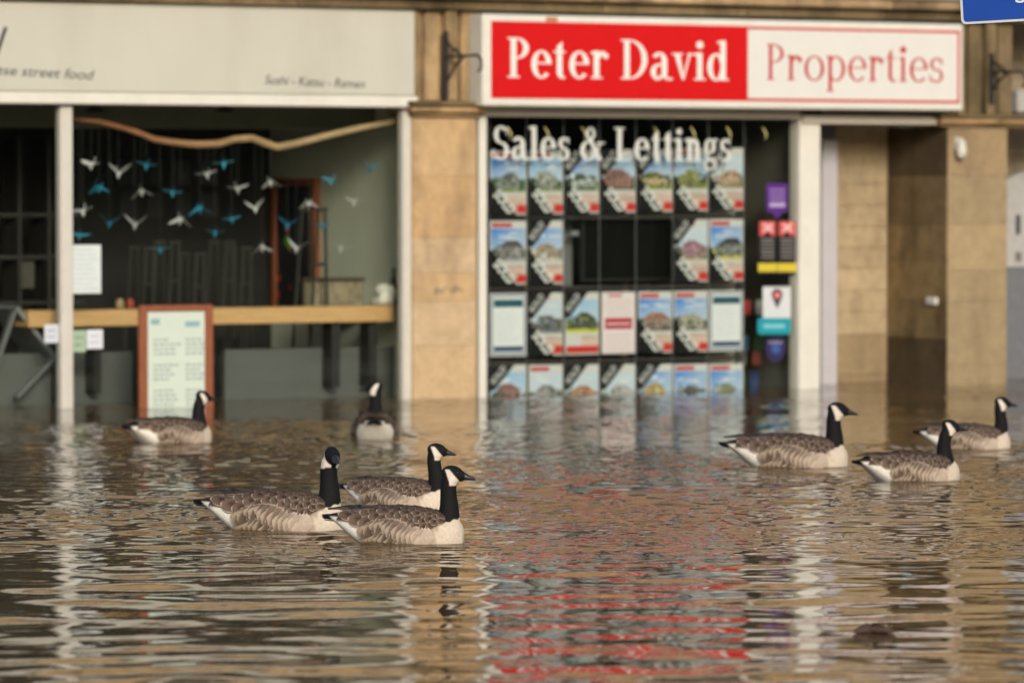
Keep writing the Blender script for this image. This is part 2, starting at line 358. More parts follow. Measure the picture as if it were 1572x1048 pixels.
# ------------------------------------------------------------------ the stone building
SAND = [lin(209, 176, 132), lin(212, 184, 146), lin(205, 170, 125), lin(210, 180, 139)]
SAND = [tuple(c * 0.90 for c in s) for s in SAND]
OLD = (0.33, 0.23, 0.125)
OLDD = (0.20, 0.145, 0.08)
bld = empty('stone_building', (0, 0, 0), 'sandstone building whose two shopfronts stand in brown flood water', 'building')
XL, XR = X(-900), X(2300)
def jit(c, a=0.08): k = 1 + rnd.uniform(-a, a); return tuple(max(0, q * k) for q in c)
def coursed(x0, x1, y0, y1, zs, cols, bev=0.006, split=None):
    mb = MB()
    for i in range(len(zs) - 1):
        xs = [x0, x1]
        if split: xs = [x0] + sorted(rnd.uniform(x0 + .15 * (x1 - x0), x1 - .15 * (x1 - x0)) for _ in range(split)) + [x1]
        for j in range(len(xs) - 1):
            mb.box(xs[j] + .0005, xs[j + 1] - .0005, y0, y1, zs[i] + 0.0005, zs[i + 1] - 0.0005, jit(cols[i % len(cols)], .03), bev * .5)
    return mb
PIL0, PIL1 = X(634, -.06), X(731, -.06)
zz = lambda py: Z(690, py, -.06)
ZCAP0, ZCAP1 = zz(180), zz(156)
coursed(PIL0, PIL1, -.06, .085, [-.6, zz(530), zz(462), zz(418), zz(366), zz(270), ZCAP0], [SAND[3], SAND[1], SAND[0], SAND[1], SAND[2], SAND[0]]).build('pilaster', STONE, bld)
def capital(x0, x1, z0, z1, name='capital'):
    mb = MB(); h = z1 - z0
    mb.box(x0 - .02, x1 + .02, -.10, .30, z0, z0 + h * .30, jit(OLD), .008)
    mb.box(x0 - .05, x1 + .05, -.15, .30, z0 + h * .302, z0 + h * .70, jit(SAND[2]), .01)
    mb.box(x0 - .075, x1 + .075, -.19, .30, z0 + h * .703, z1, OLDD, .008)
    return mb.build(name, STONE_OLD, bld)
capital(PIL0, PIL1, ZCAP0, ZCAP1)
sm = MB(); q0 = at(690, 445, -.0615)
for k in range(9): sm.box(q0.x - .13 + .028 * k, q0.x - .105 + .028 * k, -.0608 - .0001 * k, -.0599, q0.z - .012 + rnd.uniform(-.02, .02), q0.z + .02 + rnd.uniform(-.02, .02), jit((.36, .26, .16), .15))
sm.build('scuff_mark', STONE, bld)
ZTOP = Z(690, 8, -.06)
def upper_pilaster(x0, x1, z0, col, old):
    mb = MB(); n = 7; wd = (x1 - x0) / n
    mb.box(x0, x1, -.02, .3, z0, ZTOP, tuple(c * .9 for c in col))
    for i, (a, b, d) in enumerate(((0.0, .12, .07), (.2, .42, .05), (.48, .64, .09), (.72, .98, .05))):
        mb.box(x0 + (x1 - x0) * a, x0 + (x1 - x0) * b, -.02 - d, -.021, z0 + .001, ZTOP - .002, jit(col, .2), .012)
    mb.build('upper_pilaster', STONE_OLD, bld)
upper_pilaster(PIL0 - .02, PIL1 + .03, ZCAP1, (0.42, 0.29, 0.155), 0)
# right-hand pilaster, its deep dark return, the entrance recess
QX0, QX1 = X(1455, -.06), X(1546, -.06)
ZQ0, ZQ1 = Z(1500, 195, -.06), Z(1500, 177, -.06)
zq = lambda py: Z(1500, py, -.06)
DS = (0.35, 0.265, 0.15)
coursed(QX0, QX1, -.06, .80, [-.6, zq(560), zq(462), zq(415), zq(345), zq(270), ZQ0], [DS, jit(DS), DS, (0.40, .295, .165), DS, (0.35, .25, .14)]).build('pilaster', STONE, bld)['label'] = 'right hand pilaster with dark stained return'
capital(QX0 - .08, X(1700), ZQ0, ZQ1)
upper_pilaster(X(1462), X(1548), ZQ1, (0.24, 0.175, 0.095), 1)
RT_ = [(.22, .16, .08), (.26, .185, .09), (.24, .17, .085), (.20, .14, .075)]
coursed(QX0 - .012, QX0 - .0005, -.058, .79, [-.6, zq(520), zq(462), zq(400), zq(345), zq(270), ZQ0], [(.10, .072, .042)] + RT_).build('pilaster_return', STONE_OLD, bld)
# recess walls
DX = X(1380, .80)
BK = (0.46, 0.355, 0.21)
rows_ = [-.6] + [Z(1330, py, .8) for py in (575, 513, 478, 446, 412, 380, 348, 315, 283, 250, 218, 170)]
coursed(X(1240, .8) - .3, DX, .80, 1.05, rows_, [(.31, .225, .13), (.35, .26, .15)] + [jit((.45, .35, .215), .12) for q in range(10)], bev=.012, split=2).build('recess_wall', STONE, bld)
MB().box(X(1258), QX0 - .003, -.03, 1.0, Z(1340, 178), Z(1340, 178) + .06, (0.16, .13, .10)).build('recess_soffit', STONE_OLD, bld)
# beam courses above the fronts, cornice, upper storey
mb = MB()
ZC = Z(1100, 18, -.2)
mb.box(XL, XR, .02, .35, ZTOP + .002, ZTOP + .30, OLD, .01)
for i in range(14):
    a, b = XL + (XR - XL) * i / 14, XL + (XR - XL) * (i + 1) / 14
    mb.box(a + .002, b - .002, -.16, .0195, ZTOP - .04, ZTOP + .04, jit(OLDD, .25), .01)
    mb.box(a + .002, b - .002, -.26, .0195, ZTOP + .042, ZTOP + .12, jit((.40, .28, .16), .25), .012)
mb.build('cornice', STONE_OLD, bld)
MB().box(XL, XR, -.30, .0195, ZTOP + .123, ZTOP + .15, (.4, .4, .4), .005).build('flashing', LEAD, bld)
mb = MB(); z = ZTOP + .31; row = 0
wins = [(-4.6 + 2.05 * i) for i in range(6)]
while z < 8.6:
    hh = 0.27; x = XL - rnd.uniform(0, .4)
    while x < XR:
        ww = rnd.uniform(.35, .75); a, b = x, min(x + ww, XR)
        if not any(a < wx + .95 and b > wx for wx in wins if 4.15 < z + hh * .5 < 6.1):
            mb.box(a + .003, b - .003, .04 + rnd.uniform(0, .008), .34, z + .003, z + hh - .003, jit((.60, .41, .22), .18), .008)
        x += ww
    z += hh; row += 1
mb.build('upper_wall', STONE, bld)
MB().box(XL, XR, .06, .33, ZTOP + .31, 8.6, (.2, .16, .11)).build('wall_core', STONE_OLD, bld)
for wx in wins:
    f = MB()
    for a, b, c, d in ((-.06, .0, 4.1, 6.1), (.95, 1.01, 4.1, 6.1), (0, .95, 4.1, 4.2), (0, .95, 6.0, 6.1), (0, .95, 5.06, 5.12)): f.box(wx + a, wx + b, .0, .055, c, d, (.7, .7, .65), .004)
    fo = f.build('window', WHITEP, bld)
    MB().box(wx, wx + .95, .03, .05, 4.2, 6.0, (.03, .035, .04)).build('pane', mat('net_curtained_pane', (.07, .065, .055), .25, .05), fo)
# neighbour beyond the right pilaster
nb = empty('neighbour_building', (X(1620), .4, 0), 'pale neighbouring building beyond the right hand pilaster', 'building')
nb_x0 = X(1546, .5) - .05
def rel(o, p): o.parent = p; o.matrix_parent_inverse = Matrix.Translation(-p.location); return o
zn = lambda py: Z(1560, py, .5)
mbn = coursed(nb_x0, XR + 1, .9, 1.2, [-.6, .3, .7, 1.1, 1.5, 1.9, 2.3, 2.7, 3.1, 3.5, 6.0], [(.36, .29, .20), (.42, .33, .23)], split=5)
rel(mbn.build('wall', STONE, None), nb)
arc = MB(); ax0, ax1 = X(1553, .5), X(1680, .5); acx, arx = (ax0 + ax1) / 2, (ax1 - ax0) / 2
pts = [(ax0, zn(411)), (ax1, zn(411))] + [(acx + arx * math.cos(R(a)), zn(330) + (zn(262) - zn(330)) * math.sin(R(a))) for a in range(0, 181, 12)]
arc.add([(p[0], .80, p[1]) for p in pts] + [(p[0], .88, p[1]) for p in pts], [tuple(range(len(pts)))] + [(i, i + len(pts), (i + 1) % len(pts) + len(pts), (i + 1) % len(pts)) for i in range(len(pts))], (.44, .43, .41))
rel(arc.build('arched_panel', CLOTHC, None), nb)
rel(MB().box(X(1560, .79), X(1566, .79), .785, .80, zn(360), zn(330), (.08, .08, .09)).box(X(1560, .79), X(1568, .79), .785, .80, zn(402), zn(388), (.2, .17, .15)).build('letter_plate', PLAIN, None), nb)
rel(MB().box(ax0 - .02, ax1, .78, .88, -.5, zn(412), (.16, .165, .18), .01).build('lower_panel', CLOTHC, None), nb)
rel(MB().box(X(1545, .3), X(1700, .3), .15, .5, zn(174), zn(140), (.42, .40, .37), .01).build('lintel', CLOTHC, None), nb)
# ------------------------------------------------------------------ restaurant shopfront (left)
rest = empty('restaurant_shopfront', (X(300), 0, 0), 'cream framed restaurant shopfront with two big panes left of pilaster', 'shopfront')
ZH = Z(360, 163, -.02)           # underside of the head
RX0 = X(-640); RX1 = X(632, .0)
fr = MB()
fr.box(RX0, RX1 + .0, -.11, .06, ZH, ZH + .085, (.8, .8, .7), .01)
rel(fr.build('head_rail', WHITEP, None), rest)
rel(MB().box(X(91), X(110), -.03, .06, -.55, ZH - .002, (.8, .8, .7), .008).build('mullion', GREYP, None), rest)
rel(MB().box(X(616), RX1, -.03, .06, -.55, ZH - .002, (.8, .8, .7), .008).build('jamb', GREYP, None), rest)
rel(MB().box(X(-330), X(-310), -.03, .06, -.55, ZH - .002, (.8, .8, .7), .008).build('mullion', GREYP, None), rest)
for a, b in ((110, 616), (-310, 91)):
    rel(MB().box(X(a) - .003, X(b) + .003, .012, .020, -.5, ZH - .002).build('pane', GLASS, None), rest)
# restaurant room
RW = X(655, .08)
BKY = 2.7
rel(MB().box(RW, RW + .08, .09, BKY, -.5, 3.0).build('interior_side_wall', OLIVE, None), rest)
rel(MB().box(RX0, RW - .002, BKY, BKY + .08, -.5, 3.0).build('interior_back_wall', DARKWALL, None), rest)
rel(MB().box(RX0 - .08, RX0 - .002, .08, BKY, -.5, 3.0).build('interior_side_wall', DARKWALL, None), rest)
rel(MB().box(RX0, RW - .002, .087, BKY - .002, ZH + .12, ZH + .2).build('interior_ceiling', mat('ceiling_paint', (.16, .155, .11), .8, .1), None), rest)
rel(MB().box(RX0, RW - .003, .9, 1.1, Z(350, 198, 1.), ZH + .118).build('ceiling_bulkhead', mat('bulkhead_paint', (.17, .165, .11), .8, .1), None), rest)
# grey low wall inside the glass and panel joints
lw = MB()
zl = Z(350, 537, .55)
for a, b in ((-600, 78), (84, 203), (345, 610)):
    lw.box(X(a, .6), X(b, .6), .60, .66, -.5, zl, (.1, .1, .1), .004)
rel(lw.build('low_wall_panel', GREYPAN, None), rest)
# fascia board with its lettering
ZF0, ZF1 = ZH + .087, Z(320, 4, -.1)
fs = empty('fascia_sign', (X(300), -.1, ZF0), 'plain cream fascia board with small dark italic lettering', 'sign')
rel(MB().box(RX0, X(638, -.1), -.10, .05, ZF0, ZF1, (.6, .6, .5), .012).build('board', CREAM, None), fs)
DK = (0.055, 0.055, 0.06)
lt = MB()
sans_text(lt, 'Japanese street food', X(-62, -.1), X(146, -.1), Z(0, 112, -.1), .075, -.103, DK, .28, zend=Z(146, 123, -.1))
sans_text(lt, 'Sushi - Katsu - Ramen', X(407, -.1), X(560, -.1), Z(407, 129, -.1), .07, -.103, DK, .25, zend=Z(560, 136, -.1))
a, b = at(12, 42, -.103), at(-4, 90, -.103)
lt.poly([(a.x - .03, a.z), (b.x - .03, b.z), (b.x, b.z), (a.x, a.z)], -.103, DK)
rel(lt.build('lettering', PLAIN, None), fs)
# ------------------------------------------------------------------ things inside and before the restaurant
def pw(px, py, Y): return at(px, py, Y)
cnt = empty('counter', pw(330, 486, .45), 'long pale pine counter shelf behind the restaurant window', 'counter')
p0, p1 = pw(44, 473, .36), pw(606, 473, .36); zb = pw(330, 498, .36).z
rel(MB().box(p0.x, p1.x, .36, .62, zb, pw(330, 473, .36).z, (.6, .4, .2), .006).build('shelf', PINE, None), cnt)
for px in (516, 573):
    q = pw(px, 520, .42); rel(MB().box(q.x - .035, q.x + .035, .42, .58, zl - .3, zb - .002, (.02, .02, .02), .004).build('leg', BLACKM, None), cnt)
for px in (150, 290):
    q = pw(px, 520, .42); rel(MB().box(q.x - .03, q.x + .03, .42, .58, zl - .3, zb - .002, (.02, .02, .02), .004).build('leg', BLACKM, None), cnt)
br = MB(); bp = [(112, 182), (150, 187), (185, 196), (215, 204), (237, 214), (270, 219), (300, 222), (335, 221), (360, 214), (385, 212), (405, 219), (425, 226), (455, 221), (500, 209), (550, 197), (616, 184)]
pts = [pw(a, b, .22) + Vector((0, rnd.uniform(-.03, .03), 0)) for a, b in bp]
br.tube(pts, [.016, .019, .021, .022, .024, .026, .028, .028, .027, .028, .03, .029, .028, .026, .025, .022], 10, (.5, .3, .15))
br.c = [tuple(np.array((.30, .12, .05)) * (1 - k) + np.array((.50, .36, .20)) * k) for k in [min(1, max(0, (v[0] - pts[0].x) / (pts[-1].x - pts[0].x) * 1.5 - .2)) for v in br.v]]
tag(br.build('branch', DRIFT, None, True), 'crooked driftwood branch hung across the restaurant window top', 'branch')
# paper cranes
CR_W = [(140, 253, 0), (182, 266, 1), (217, 294, 2), (127, 324, 3), (207, 345, 1), (277, 337, 2), (318, 268, 3), (365, 290, 0), (392, 320, 1), (415, 280, 2), (402, 380, 2), (455, 382, 1), (474, 312, 2), (544, 310, 0), (523, 381, 3)]
CR_B = [(225, 254, 3), (152, 288, 2), (265, 296, 3), (307, 320, 2), (168, 343, 1), (122, 362, 3), (246, 383, 3), (330, 358, 0), (343, 252, 3), (356, 337, 3), (441, 346, 1), (508, 277, 3), (495, 347, 3), (569, 259, 1)]
def crane_mesh(col, pose, sc):
    mb = MB(); lift = (.25, .75, -.55, .15)[pose]
    S = sc; body = [(-.02, 0, -.012), (.0, .014, .008), (.0, -.014, .008), (.02, 0, -.012), (0, 0, -.028)]
    V_ = lambda x, y, z: (x * S, y * S, z * S)
    b = [V_(-.35, 0, 0), V_(0, .22, .12), V_(0, -.22, .12), V_(.38, 0, 0), V_(0, 0, -.42)]
    mb.add(b, [(0, 1, 4), (1, 3, 4), (3, 2, 4), (2, 0, 4), (0, 2, 1), (1, 2, 3)], col)
    for sy in (1, -1):    # folded wings with a crease
        w_ = [V_(-.42, sy * .1, .06), V_(.42, sy * .1, .06), V_(.24, sy * .55, .06 + lift * .5), V_(-.06, sy * .86, .06 + lift * .9), V_(-.42, sy * .48, .03 + lift * .5)]
        w2 = [(x, y, z - .012 * S) for x, y, z in w_]
        mb.add(w_ + w2, [(0, 1, 2), (0, 2, 4), (4, 2, 3), (5, 7, 6), (5, 9, 7), (9, 8, 7), (1, 0, 5, 6), (2, 1, 6, 7), (3, 2, 7, 8), (4, 3, 8, 9), (0, 4, 9, 5)], col)
    mb.add([V_(.2, .03, 0), V_(.2, -.03, 0), V_(.62, .0, .42), V_(.55, 0, .46), V_(.3, 0, -.06)], [(0, 2, 3), (1, 3, 2), (0, 3, 1), (0, 4, 2), (1, 2, 4)], col)
    mb.add([V_(.62, 0, .42), V_(.55, .015, .46), V_(.55, -.015, .46), V_(.8, 0, .33)], [(0, 1, 3), (0, 3, 2), (1, 2, 3)], col)
    mb.add([V_(-.2, .03, 0), V_(-.2, -.03, 0), V_(-.75, 0, .36), V_(-.3, 0, -.06)], [(0, 2, 1), (0, 3, 2), (1, 2, 3)], col)
    return mb
for nm, lst, cols in (('white', CR_W, [(.88, .88, .87), (.80, .80, .79), (.9, .9, .9)]), ('blue', CR_B, [(.05, .42, .62), (.03, .34, .54), (.09, .50, .68)])):
    order = sorted(range(len(lst)), key=lambda i: lst[i][0])
    for k, i in enumerate(order):
        px, py, pose = lst[i]; Y = .16 + rnd.uniform(-.06, .12)
        p = pw(px, py, Y); o = crane_mesh(cols[i % 3], pose, .100 + rnd.uniform(-.010, .012)).build('paper_crane', CLOTHC)
        o.location = p; o.rotation_euler = (rnd.uniform(-.2, .2), rnd.uniform(-.2, .2), PSI * -1 + R(90) + rnd.uniform(-.5, .5) + (math.pi if rnd.random() < .4 else 0))
        zt = np.interp(px, [q[0] for q in bp], [pw(q[0], q[1], .22).z for q in bp])
        tag(o, f'{nm} folded paper crane, {ordl(k)} of the hanging {nm} cranes', 'paper crane', 'paper cranes hanging from the driftwood branch')
        th = MB().tube([p + Vector((0, 0, .01)), Vector((p.x, Y, max(zt, p.z + .05)))], .0007, 4, (.12, .12, .11)).build('thread', CLOTHC)
        th.parent = o; th.matrix_parent_inverse = (Matrix.Translation(o.location) @ o.rotation_euler.to_matrix().to_4x4()).inverted()
# menu board outside
mbd = empty('menu_board', pw(268, 640, -.32), 'red brown framed menu board standing in the flood outside the window', 'menu board')
a = pw(212, 468, -.32); b = pw(325, 468, -.32); zt = pw(268, 468, -.32).z; fw = .066
f = MB(); f.box(a.x, a.x + fw, -.35, -.31, -.5, zt, (.3, .1, .04), .006); f.box(b.x - fw, b.x, -.35, -.31, -.5, zt, (.3, .1, .04), .006); f.box(a.x + fw + .001, b.x - fw - .001, -.35, -.31, zt - fw * .7, zt, (.3, .1, .04), .006)
rel(f.build('frame', REDWOOD, None), mbd)
rel(MB().box(a.x + fw - .004, b.x - fw + .004, -.335, -.32, -.5, zt - fw * .7 + .004, (.60, .68, .60)).build('menu_sheet', mat('pale_green_card', (.60, .68, .58), .5, .04), None), mbd)
tx = MB(); LC = (.30, .36, .36)
for cxp in (0, 1):
    xa = a.x + fw + .05 + cxp * .26; z = zt - .26
    for k in range(15):
        if k in (4, 9): z -= .05; continue
        x = xa
        while x < xa + rnd.uniform(.12, .2):
            ww = rnd.uniform(.02, .05); tx.box(x, x + ww, -.3375, -.336, z, z + .013, LC); x += ww + .012
        z -= .034
tx.box(a.x + fw + .03, a.x + fw + .10, -.3375, -.336, zt - .14, zt - .10, (.25, .42, .45)); tx.box(b.x - fw - .16, b.x - fw - .04, -.3375, -.336, zt - .16, zt - .12, (.25, .42, .45))
rel(tx.build('menu_lines', PLAIN, None), mbd)
# notices on the glass
def sheet(name, x0, y0, x1, y1, Y, col, label, cat, lines=0, lc=(.35, .35, .35)):
    p, q = pw(x0, y0, Y), pw(x1, y1, Y); o = empty(name, (p.x, Y, q.z), label, cat)
    rel(MB().box(p.x, q.x, Y - .002, Y + .001, q.z, p.z, col, .0005).build('sheet', PLAIN, None), o)
    if lines:
        t = MB()
        for k in range(lines):
            zz_ = p.z - (p.z - q.z) * (k + 1) / (lines + 1); t.box(p.x + .02, q.x - .02 - rnd.uniform(0, .06) * (q.x - p.x) * 4, Y - .0045, Y - .003, zz_ - .004, zz_ + .004, lc)
        rel(t.build('print', PLAIN, None), o)
    return o
sheet('notice', 109, 376, 155, 450, .006, (.66, .72, .70), 'white paper notice taped inside glass beside the pale mullion', 'notice', 9, (.5, .53, .55))
sheet('sticker', 68, 498, 90, 526, .006, (.62, .64, .68), 'small white sticker left of the pale mullion', 'sticker', 2, (.2, .3, .5))
sheet('sticker', 109, 507, 132, 540, .006, (.36, .48, .34), 'small green sticker right of the pale mullion', 'sticker', 2, (.15, .2, .15))
sheet('sticker', 133, 506, 158, 535, .006, (.70, .72, .74), 'small white sticker right of the green sticker', 'sticker', 2, (.3, .4, .6))
# framed chalkboard on the side wall, inside
cb = empty('chalkboard', (RW - .03, 1.7, 1.2), 'dark chalkboard with red brown frame on the restaurant side wall', 'chalkboard')
cy0, cy1 = 1.83, 2.60; cz0, cz1 = pw(430, 480, 2.2).z, pw(430, 274, 2.2).z
rel(MB().box(RW - .03, RW - .001, cy0 + .05, cy1 - .05, cz0, cz1 - .05, (.012, .013, .02)).build('slate', mat('slate', (.012, .013, .02), .6, .3), None), cb)
f = MB()
f.box(RW - .06, RW - .001, cy0, cy0 + .06, cz0, cz1, (.1, .03, .02), .004); f.box(RW - .06, RW - .001, cy1 - .06, cy1, cz0, cz1, (.1, .03, .02), .004); f.box(RW - .06, RW - .001, cy0 + .061, cy1 - .061, cz1 - .06, cz1, (.1, .03, .02), .004)
rel(f.build('frame', REDWOOD, None), cb)
ch = MB()
for y_, py, c, r_ in ((1.95 + .4 - .4, 352, (.6, .08, .15), .05), (1.95, 370, (.1, .35, .05), .07), (1.9, 378, (.45, .4, .05), .05), (2.1, 430, (.5, .08, .04), .04), (2.12, 455, (.5, .06, .05), .045), (1.62, 456, (.45, .42, .06), .035), (1.68, 432, (.2, .22, .04), .03), (1.9, 444, (.3, .08, .04), .03)):
    z0 = pw(430, py, 1.8).z; ch.add([(RW - .032 - .0003 * len(ch.f), y_ + .4 + r_ * math.cos(q) * rnd.uniform(.6, 1.1), z0 + r_ * math.sin(q) * rnd.uniform(.6, 1.1)) for q in np.linspace(0, 5.6, 8)], [tuple(range(8))], c)
rel(ch.build('chalk_drawing', PLAIN, None), cb)
# folded ladder-like stool frame, woven bench, pale bag, bottle
SK = (.03, .028, .024)
def stoolframe(px0, px1, pyt, pyb, Y, label):
    st = MB(); a, b = pw(px0, pyb, Y), pw(px1, pyb, Y); t = pw((px0 + px1) / 2 + 8, pyt, Y)
    for dy in (0, .3):
        st.tube([Vector((a.x, Y + dy, -.3)), Vector((t.x - .03, Y + dy * .9 + .01, t.z))], .014, 6, SK); st.tube([Vector((b.x, Y + dy, -.3)), Vector((t.x + .03, Y + dy * .9 + .01, t.z))], .014, 6, SK)
        st.tube([Vector((t.x - .05, Y + dy * .9 + .01, t.z)), Vector((t.x + .05, Y + dy * .9 + .01, t.z))], .016, 6, SK)
    zc = (t.z + a.z) / 2; st.tube([Vector(((a.x + t.x) / 2, Y, zc)), Vector(((b.x + t.x) / 2, Y, zc))], .012, 6, SK)
    return tag(st.build('trestle', CLOTHC), label, 'trestle')
stoolframe(468, 505, 322, 490, .9, 'thin dark trestle frame left of the white bag, before olive wall')
for i, px in enumerate((345, 372, 300, 262, 222)):
    stoolframe(px - 14, px + 14, 372 + (i % 3) * 9, 490, 1.25 + .05 * i, f'dim stool frame deep in the restaurant, {ordl([4, 3, 2, 1, 0].index(i) if False else sorted((345, 372, 300, 262, 222)).index(px))} of five')
wb = MB(); a, b = pw(470, 470, 1.1), pw(556, 470, 1.1); zt_ = pw(510, 432, 1.1).z
for i in range(12):
    for j in range(6):
        x0 = a.x + (b.x - a.x) * i / 12; z0 = zb + (zt_ - zb) * j / 6
        wb.box(x0, x0 + (b.x - a.x) / 12, 1.1 + (.006 if (i + j) % 2 else 0), 1.16, z0, z0 + (zt_ - zb) / 6, jit((.30, .25, .17), .25))
wb.box(a.x - .02, b.x + .02, 1.08, 1.18, zt_, zt_ + .03, (.08, .06, .04), .004)
tag(wb.build('basket', CLOTHC), 'low woven basket behind the right end of counter', 'basket')
bag = MB(); o_ = pw(594, 470, .48)
prof = [(.0, 0), (.075, .005), (.085, .05), (.08, .10), (.062, .14), (.03, .165), (.0, .17)]
bag.lathe(prof[1:-1], 14, (o_.x - .01, .48, zb + .125), (.72, .70, .62)); bag.v = [(x + .02 * math.sin(z * 40 + y * 30), y + .01 * math.sin(x * 60), z) for x, y, z in bag.v]
tag(bag.build('cloth_bag', CLOTHC, None, True), 'crumpled white cloth bag on right end of the counter', 'bag')
bt = MB(); o_ = pw(604, 470, .56); bt.lathe([(.028, 0), (.03, .14), (.026, .18), (.012, .22), (.012, .275), (.014, .28)], 12, (o_.x, .56, zb + .125), (.015, .018, .015))
tag(bt.build('bottle', mat('dark_bottle', (.012, .016, .012), .15, .1), None, True), 'dark bottle behind the white bag on the counter', 'bottle')
jr = MB(); o_ = pw(575, 470, .5); jr.lathe([(.03, 0), (.034, .03), (.02, .06)], 12, (o_.x, .5, zb + .125), (.35, .34, .30)); tag(jr.build('small_bowl', CLOTHC, None, True), 'small grey bowl left of the white bag on counter', 'bowl')
for i, (px, c) in enumerate(((184, (.30, .24, .12)), (200, (.30, .05, .02)))):
    o_ = pw(px, 472, .55); j = MB().lathe([(.03, 0), (.034, .02), (.033, .05), (.022, .065), (.024, .075)], 14, (o_.x, .55, zb + .125), c)
    tag(j.build('jar', CLOTHC, None, True), ('straw coloured jar on the counter left of menu board', 'red topped jar on the counter beside menu board')[i], 'jar')
# pendant lamps
for i, px in enumerate((145, 345)):
    p = pw(px, 172, .6); L_ = empty('pendant_lamp', p, ('black pendant lamp near pale mullion', 'black pendant lamp above middle of the driftwood branch')[i] + ' under the restaurant ceiling', 'lamp', 'black ceiling lamps in the restaurant')
    rel(MB().lathe([(.07, 0), (.075, .012), (.04, .03), (.015, .045)], 16, p, (.02, .02, .02)).build('shade', BLACKM, None, True), L_)
    rel(MB().tube([p + Vector((0, 0, .04)), Vector((p.x, p.y, ZH + .119))], .006, 6, (.02, .02, .02)).build('cord', BLACKM, None), L_)
# the left pane: a tipped-over table and dim shelving
tt = empty('tipped_table', pw(40, 560, .5), 'grey table tipped on edge behind the left pane', 'table')
a, b, c = pw(28, 470, .42), pw(86, 545, .42), pw(28, 612, .42)
m_ = MB()
def slab(mb, P, Q, th, d, col):
    P, Q = Vector(P), Vector(Q); n = Vector((-(Q - P).z, 0, (Q - P).x)).normalized() * th
    vs = [P, Q, Q + n, P + n]; mb.add([(v.x, .42, v.z) for v in vs] + [(v.x, .42 + d, v.z) for v in vs], [(0, 1, 2, 3), (7, 6, 5, 4), (0, 4, 5, 1), (1, 5, 6, 2), (2, 6, 7, 3), (3, 7, 4, 0)], col)
slab(m_, b, a, .03, .5, (.20, .21, .21)); rel(m_.build('tabletop', CLOTHC, None), tt)
m_ = MB(); slab(m_, c, b + Vector((0, 0, -.03)), .025, .06, (.15, .155, .155)); rel(m_.build('leg', CLOTHC, None), tt)
m_ = MB(); slab(m_, pw(-20, 612, .42), a + Vector((-.01, 0, -.04)), .025, .06, (.15, .155, .155)); rel(m_.build('leg', CLOTHC, None), tt)
sh = empty('shelving', pw(40, 470, 1.6), 'dim dark shelving deep behind the left pane', 'shelves')
f = MB()
for py in (330, 395, 465): q = pw(40, py, 1.8); f.box(q.x - .9, q.x + .5, 1.8, 2.1, q.z - .015, q.z + .015, (.025, .022, .018))
for px in (-60, 30, 75): q = pw(px, 400, 1.8); f.box(q.x - .015, q.x + .015, 1.79, 2.1, -.4, 2.0, (.025, .022, .018))
rel(f.build('frame', CLOTHC, None), sh)
bx = MB(); q = pw(43, 420, 1.85); tag(bx.box(q.x - .06, q.x + .06, 1.85, 2.05, q.z - .12, q.z + .10, (.08, .075, .055), .01).box(q.x - .065, q.x + .065, 1.845, 2.055, q.z + .10, q.z + .13, (.07, .06, .045), .006).build('storage_box', CLOTHC), 'dim brown storage box on the shelving behind left pane', 'box')
bx = MB(); q = pw(4, 445, 1.3); tag(bx.lathe([(.06, 0), (.065, .06), (.055, .17), (.03, .20)], 14, (q.x, 1.85, pw(40, 465, 1.8).z + .016), (.30, .06, .025)).build('jar', CLOTHC, None, True), 'orange red jar at left edge on the shelving', 'jar')
bw = MB()
for i in range(4):
    for j in range(2):
        q = pw(195 + 42 * i, 265 + 50 * j, BKY - .02); bw.box(q.x - .075, q.x + .075, BKY - .03, BKY - .003, q.z - .1, q.z + .1, jit((.055, .055, .06), .3), .004)
tag(bw.build('wall_frames', PLAIN), 'grid of dim grey picture frames on the dark back wall', 'pictures')
# ------------------------------------------------------------------ estate agency shopfront (right)
ag = empty('agency_shopfront', (X(980), 0, 0), 'white framed agency shopfront with posters between pilaster and doorway', 'shopfront')
zh = lambda px, py: Z(px, py, -.02)
ZA = zh(980, 181)
rel(MB().box(X(731), X(743), -.05, .06, -.55, ZA - .001, (.8, .8, .7), .006).build('jamb', WHITEP, None), ag)
rel(MB().box(X(1222), X(1254), -.05, .10, -.55, ZA - .001, (.8, .8, .7), .006).build('jamb', WHITEP, None), ag)
rel(MB().box(X(733), X(1222), -.07, .06, ZA, ZA + .07, (.8, .8, .7), .006).build('head_rail', mat('beige_painted_rail', (.50, .45, .37), .5, .06), None), ag)
rel(MB().box(X(1224), X(1438, -.08), -.08, .05, Z(1340, 191, -.08), Z(1340, 178, -.08), (.8, .8, .7), .006).build('door_head', mat('beige_painted_rail', (.5, .45, .37)), None), ag)
rel(MB().box(X(743) - .003, X(1222) + .003, .012, .020, -.5, ZA - .001).build('pane', GLASS, None), ag)
rel(MB().box(X(1262, .62), X(1286, .62), .62, .70, -.5, Z(1280, 215, .62), (.60, .58, .60), .006).build('door_frame', mat('lilac_white_paint', (.52, .50, .52), .5, .05), None), ag)
rel(MB().box(X(1262, .62) + .0, X(1286, .62), .66, .70, Z(1280, 213, .62), Z(1280, 192, .62), (.2, .18, .18)).build('door_fanlight', mat('dim_fanlight', (.16, .14, .14), .3, .1), None), ag)
AX0, AX1 = X(735), X(1238)
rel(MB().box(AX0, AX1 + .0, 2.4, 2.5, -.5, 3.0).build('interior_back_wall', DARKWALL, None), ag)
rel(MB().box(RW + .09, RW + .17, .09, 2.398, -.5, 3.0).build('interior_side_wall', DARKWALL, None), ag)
rel(MB().box(X(1238), X(1238) + .05, .11, 2.398, -.5, 3.0).build('interior_side_wall', mat('grey_side_wall', (.14, .13, .10), .8, .1), None), ag)
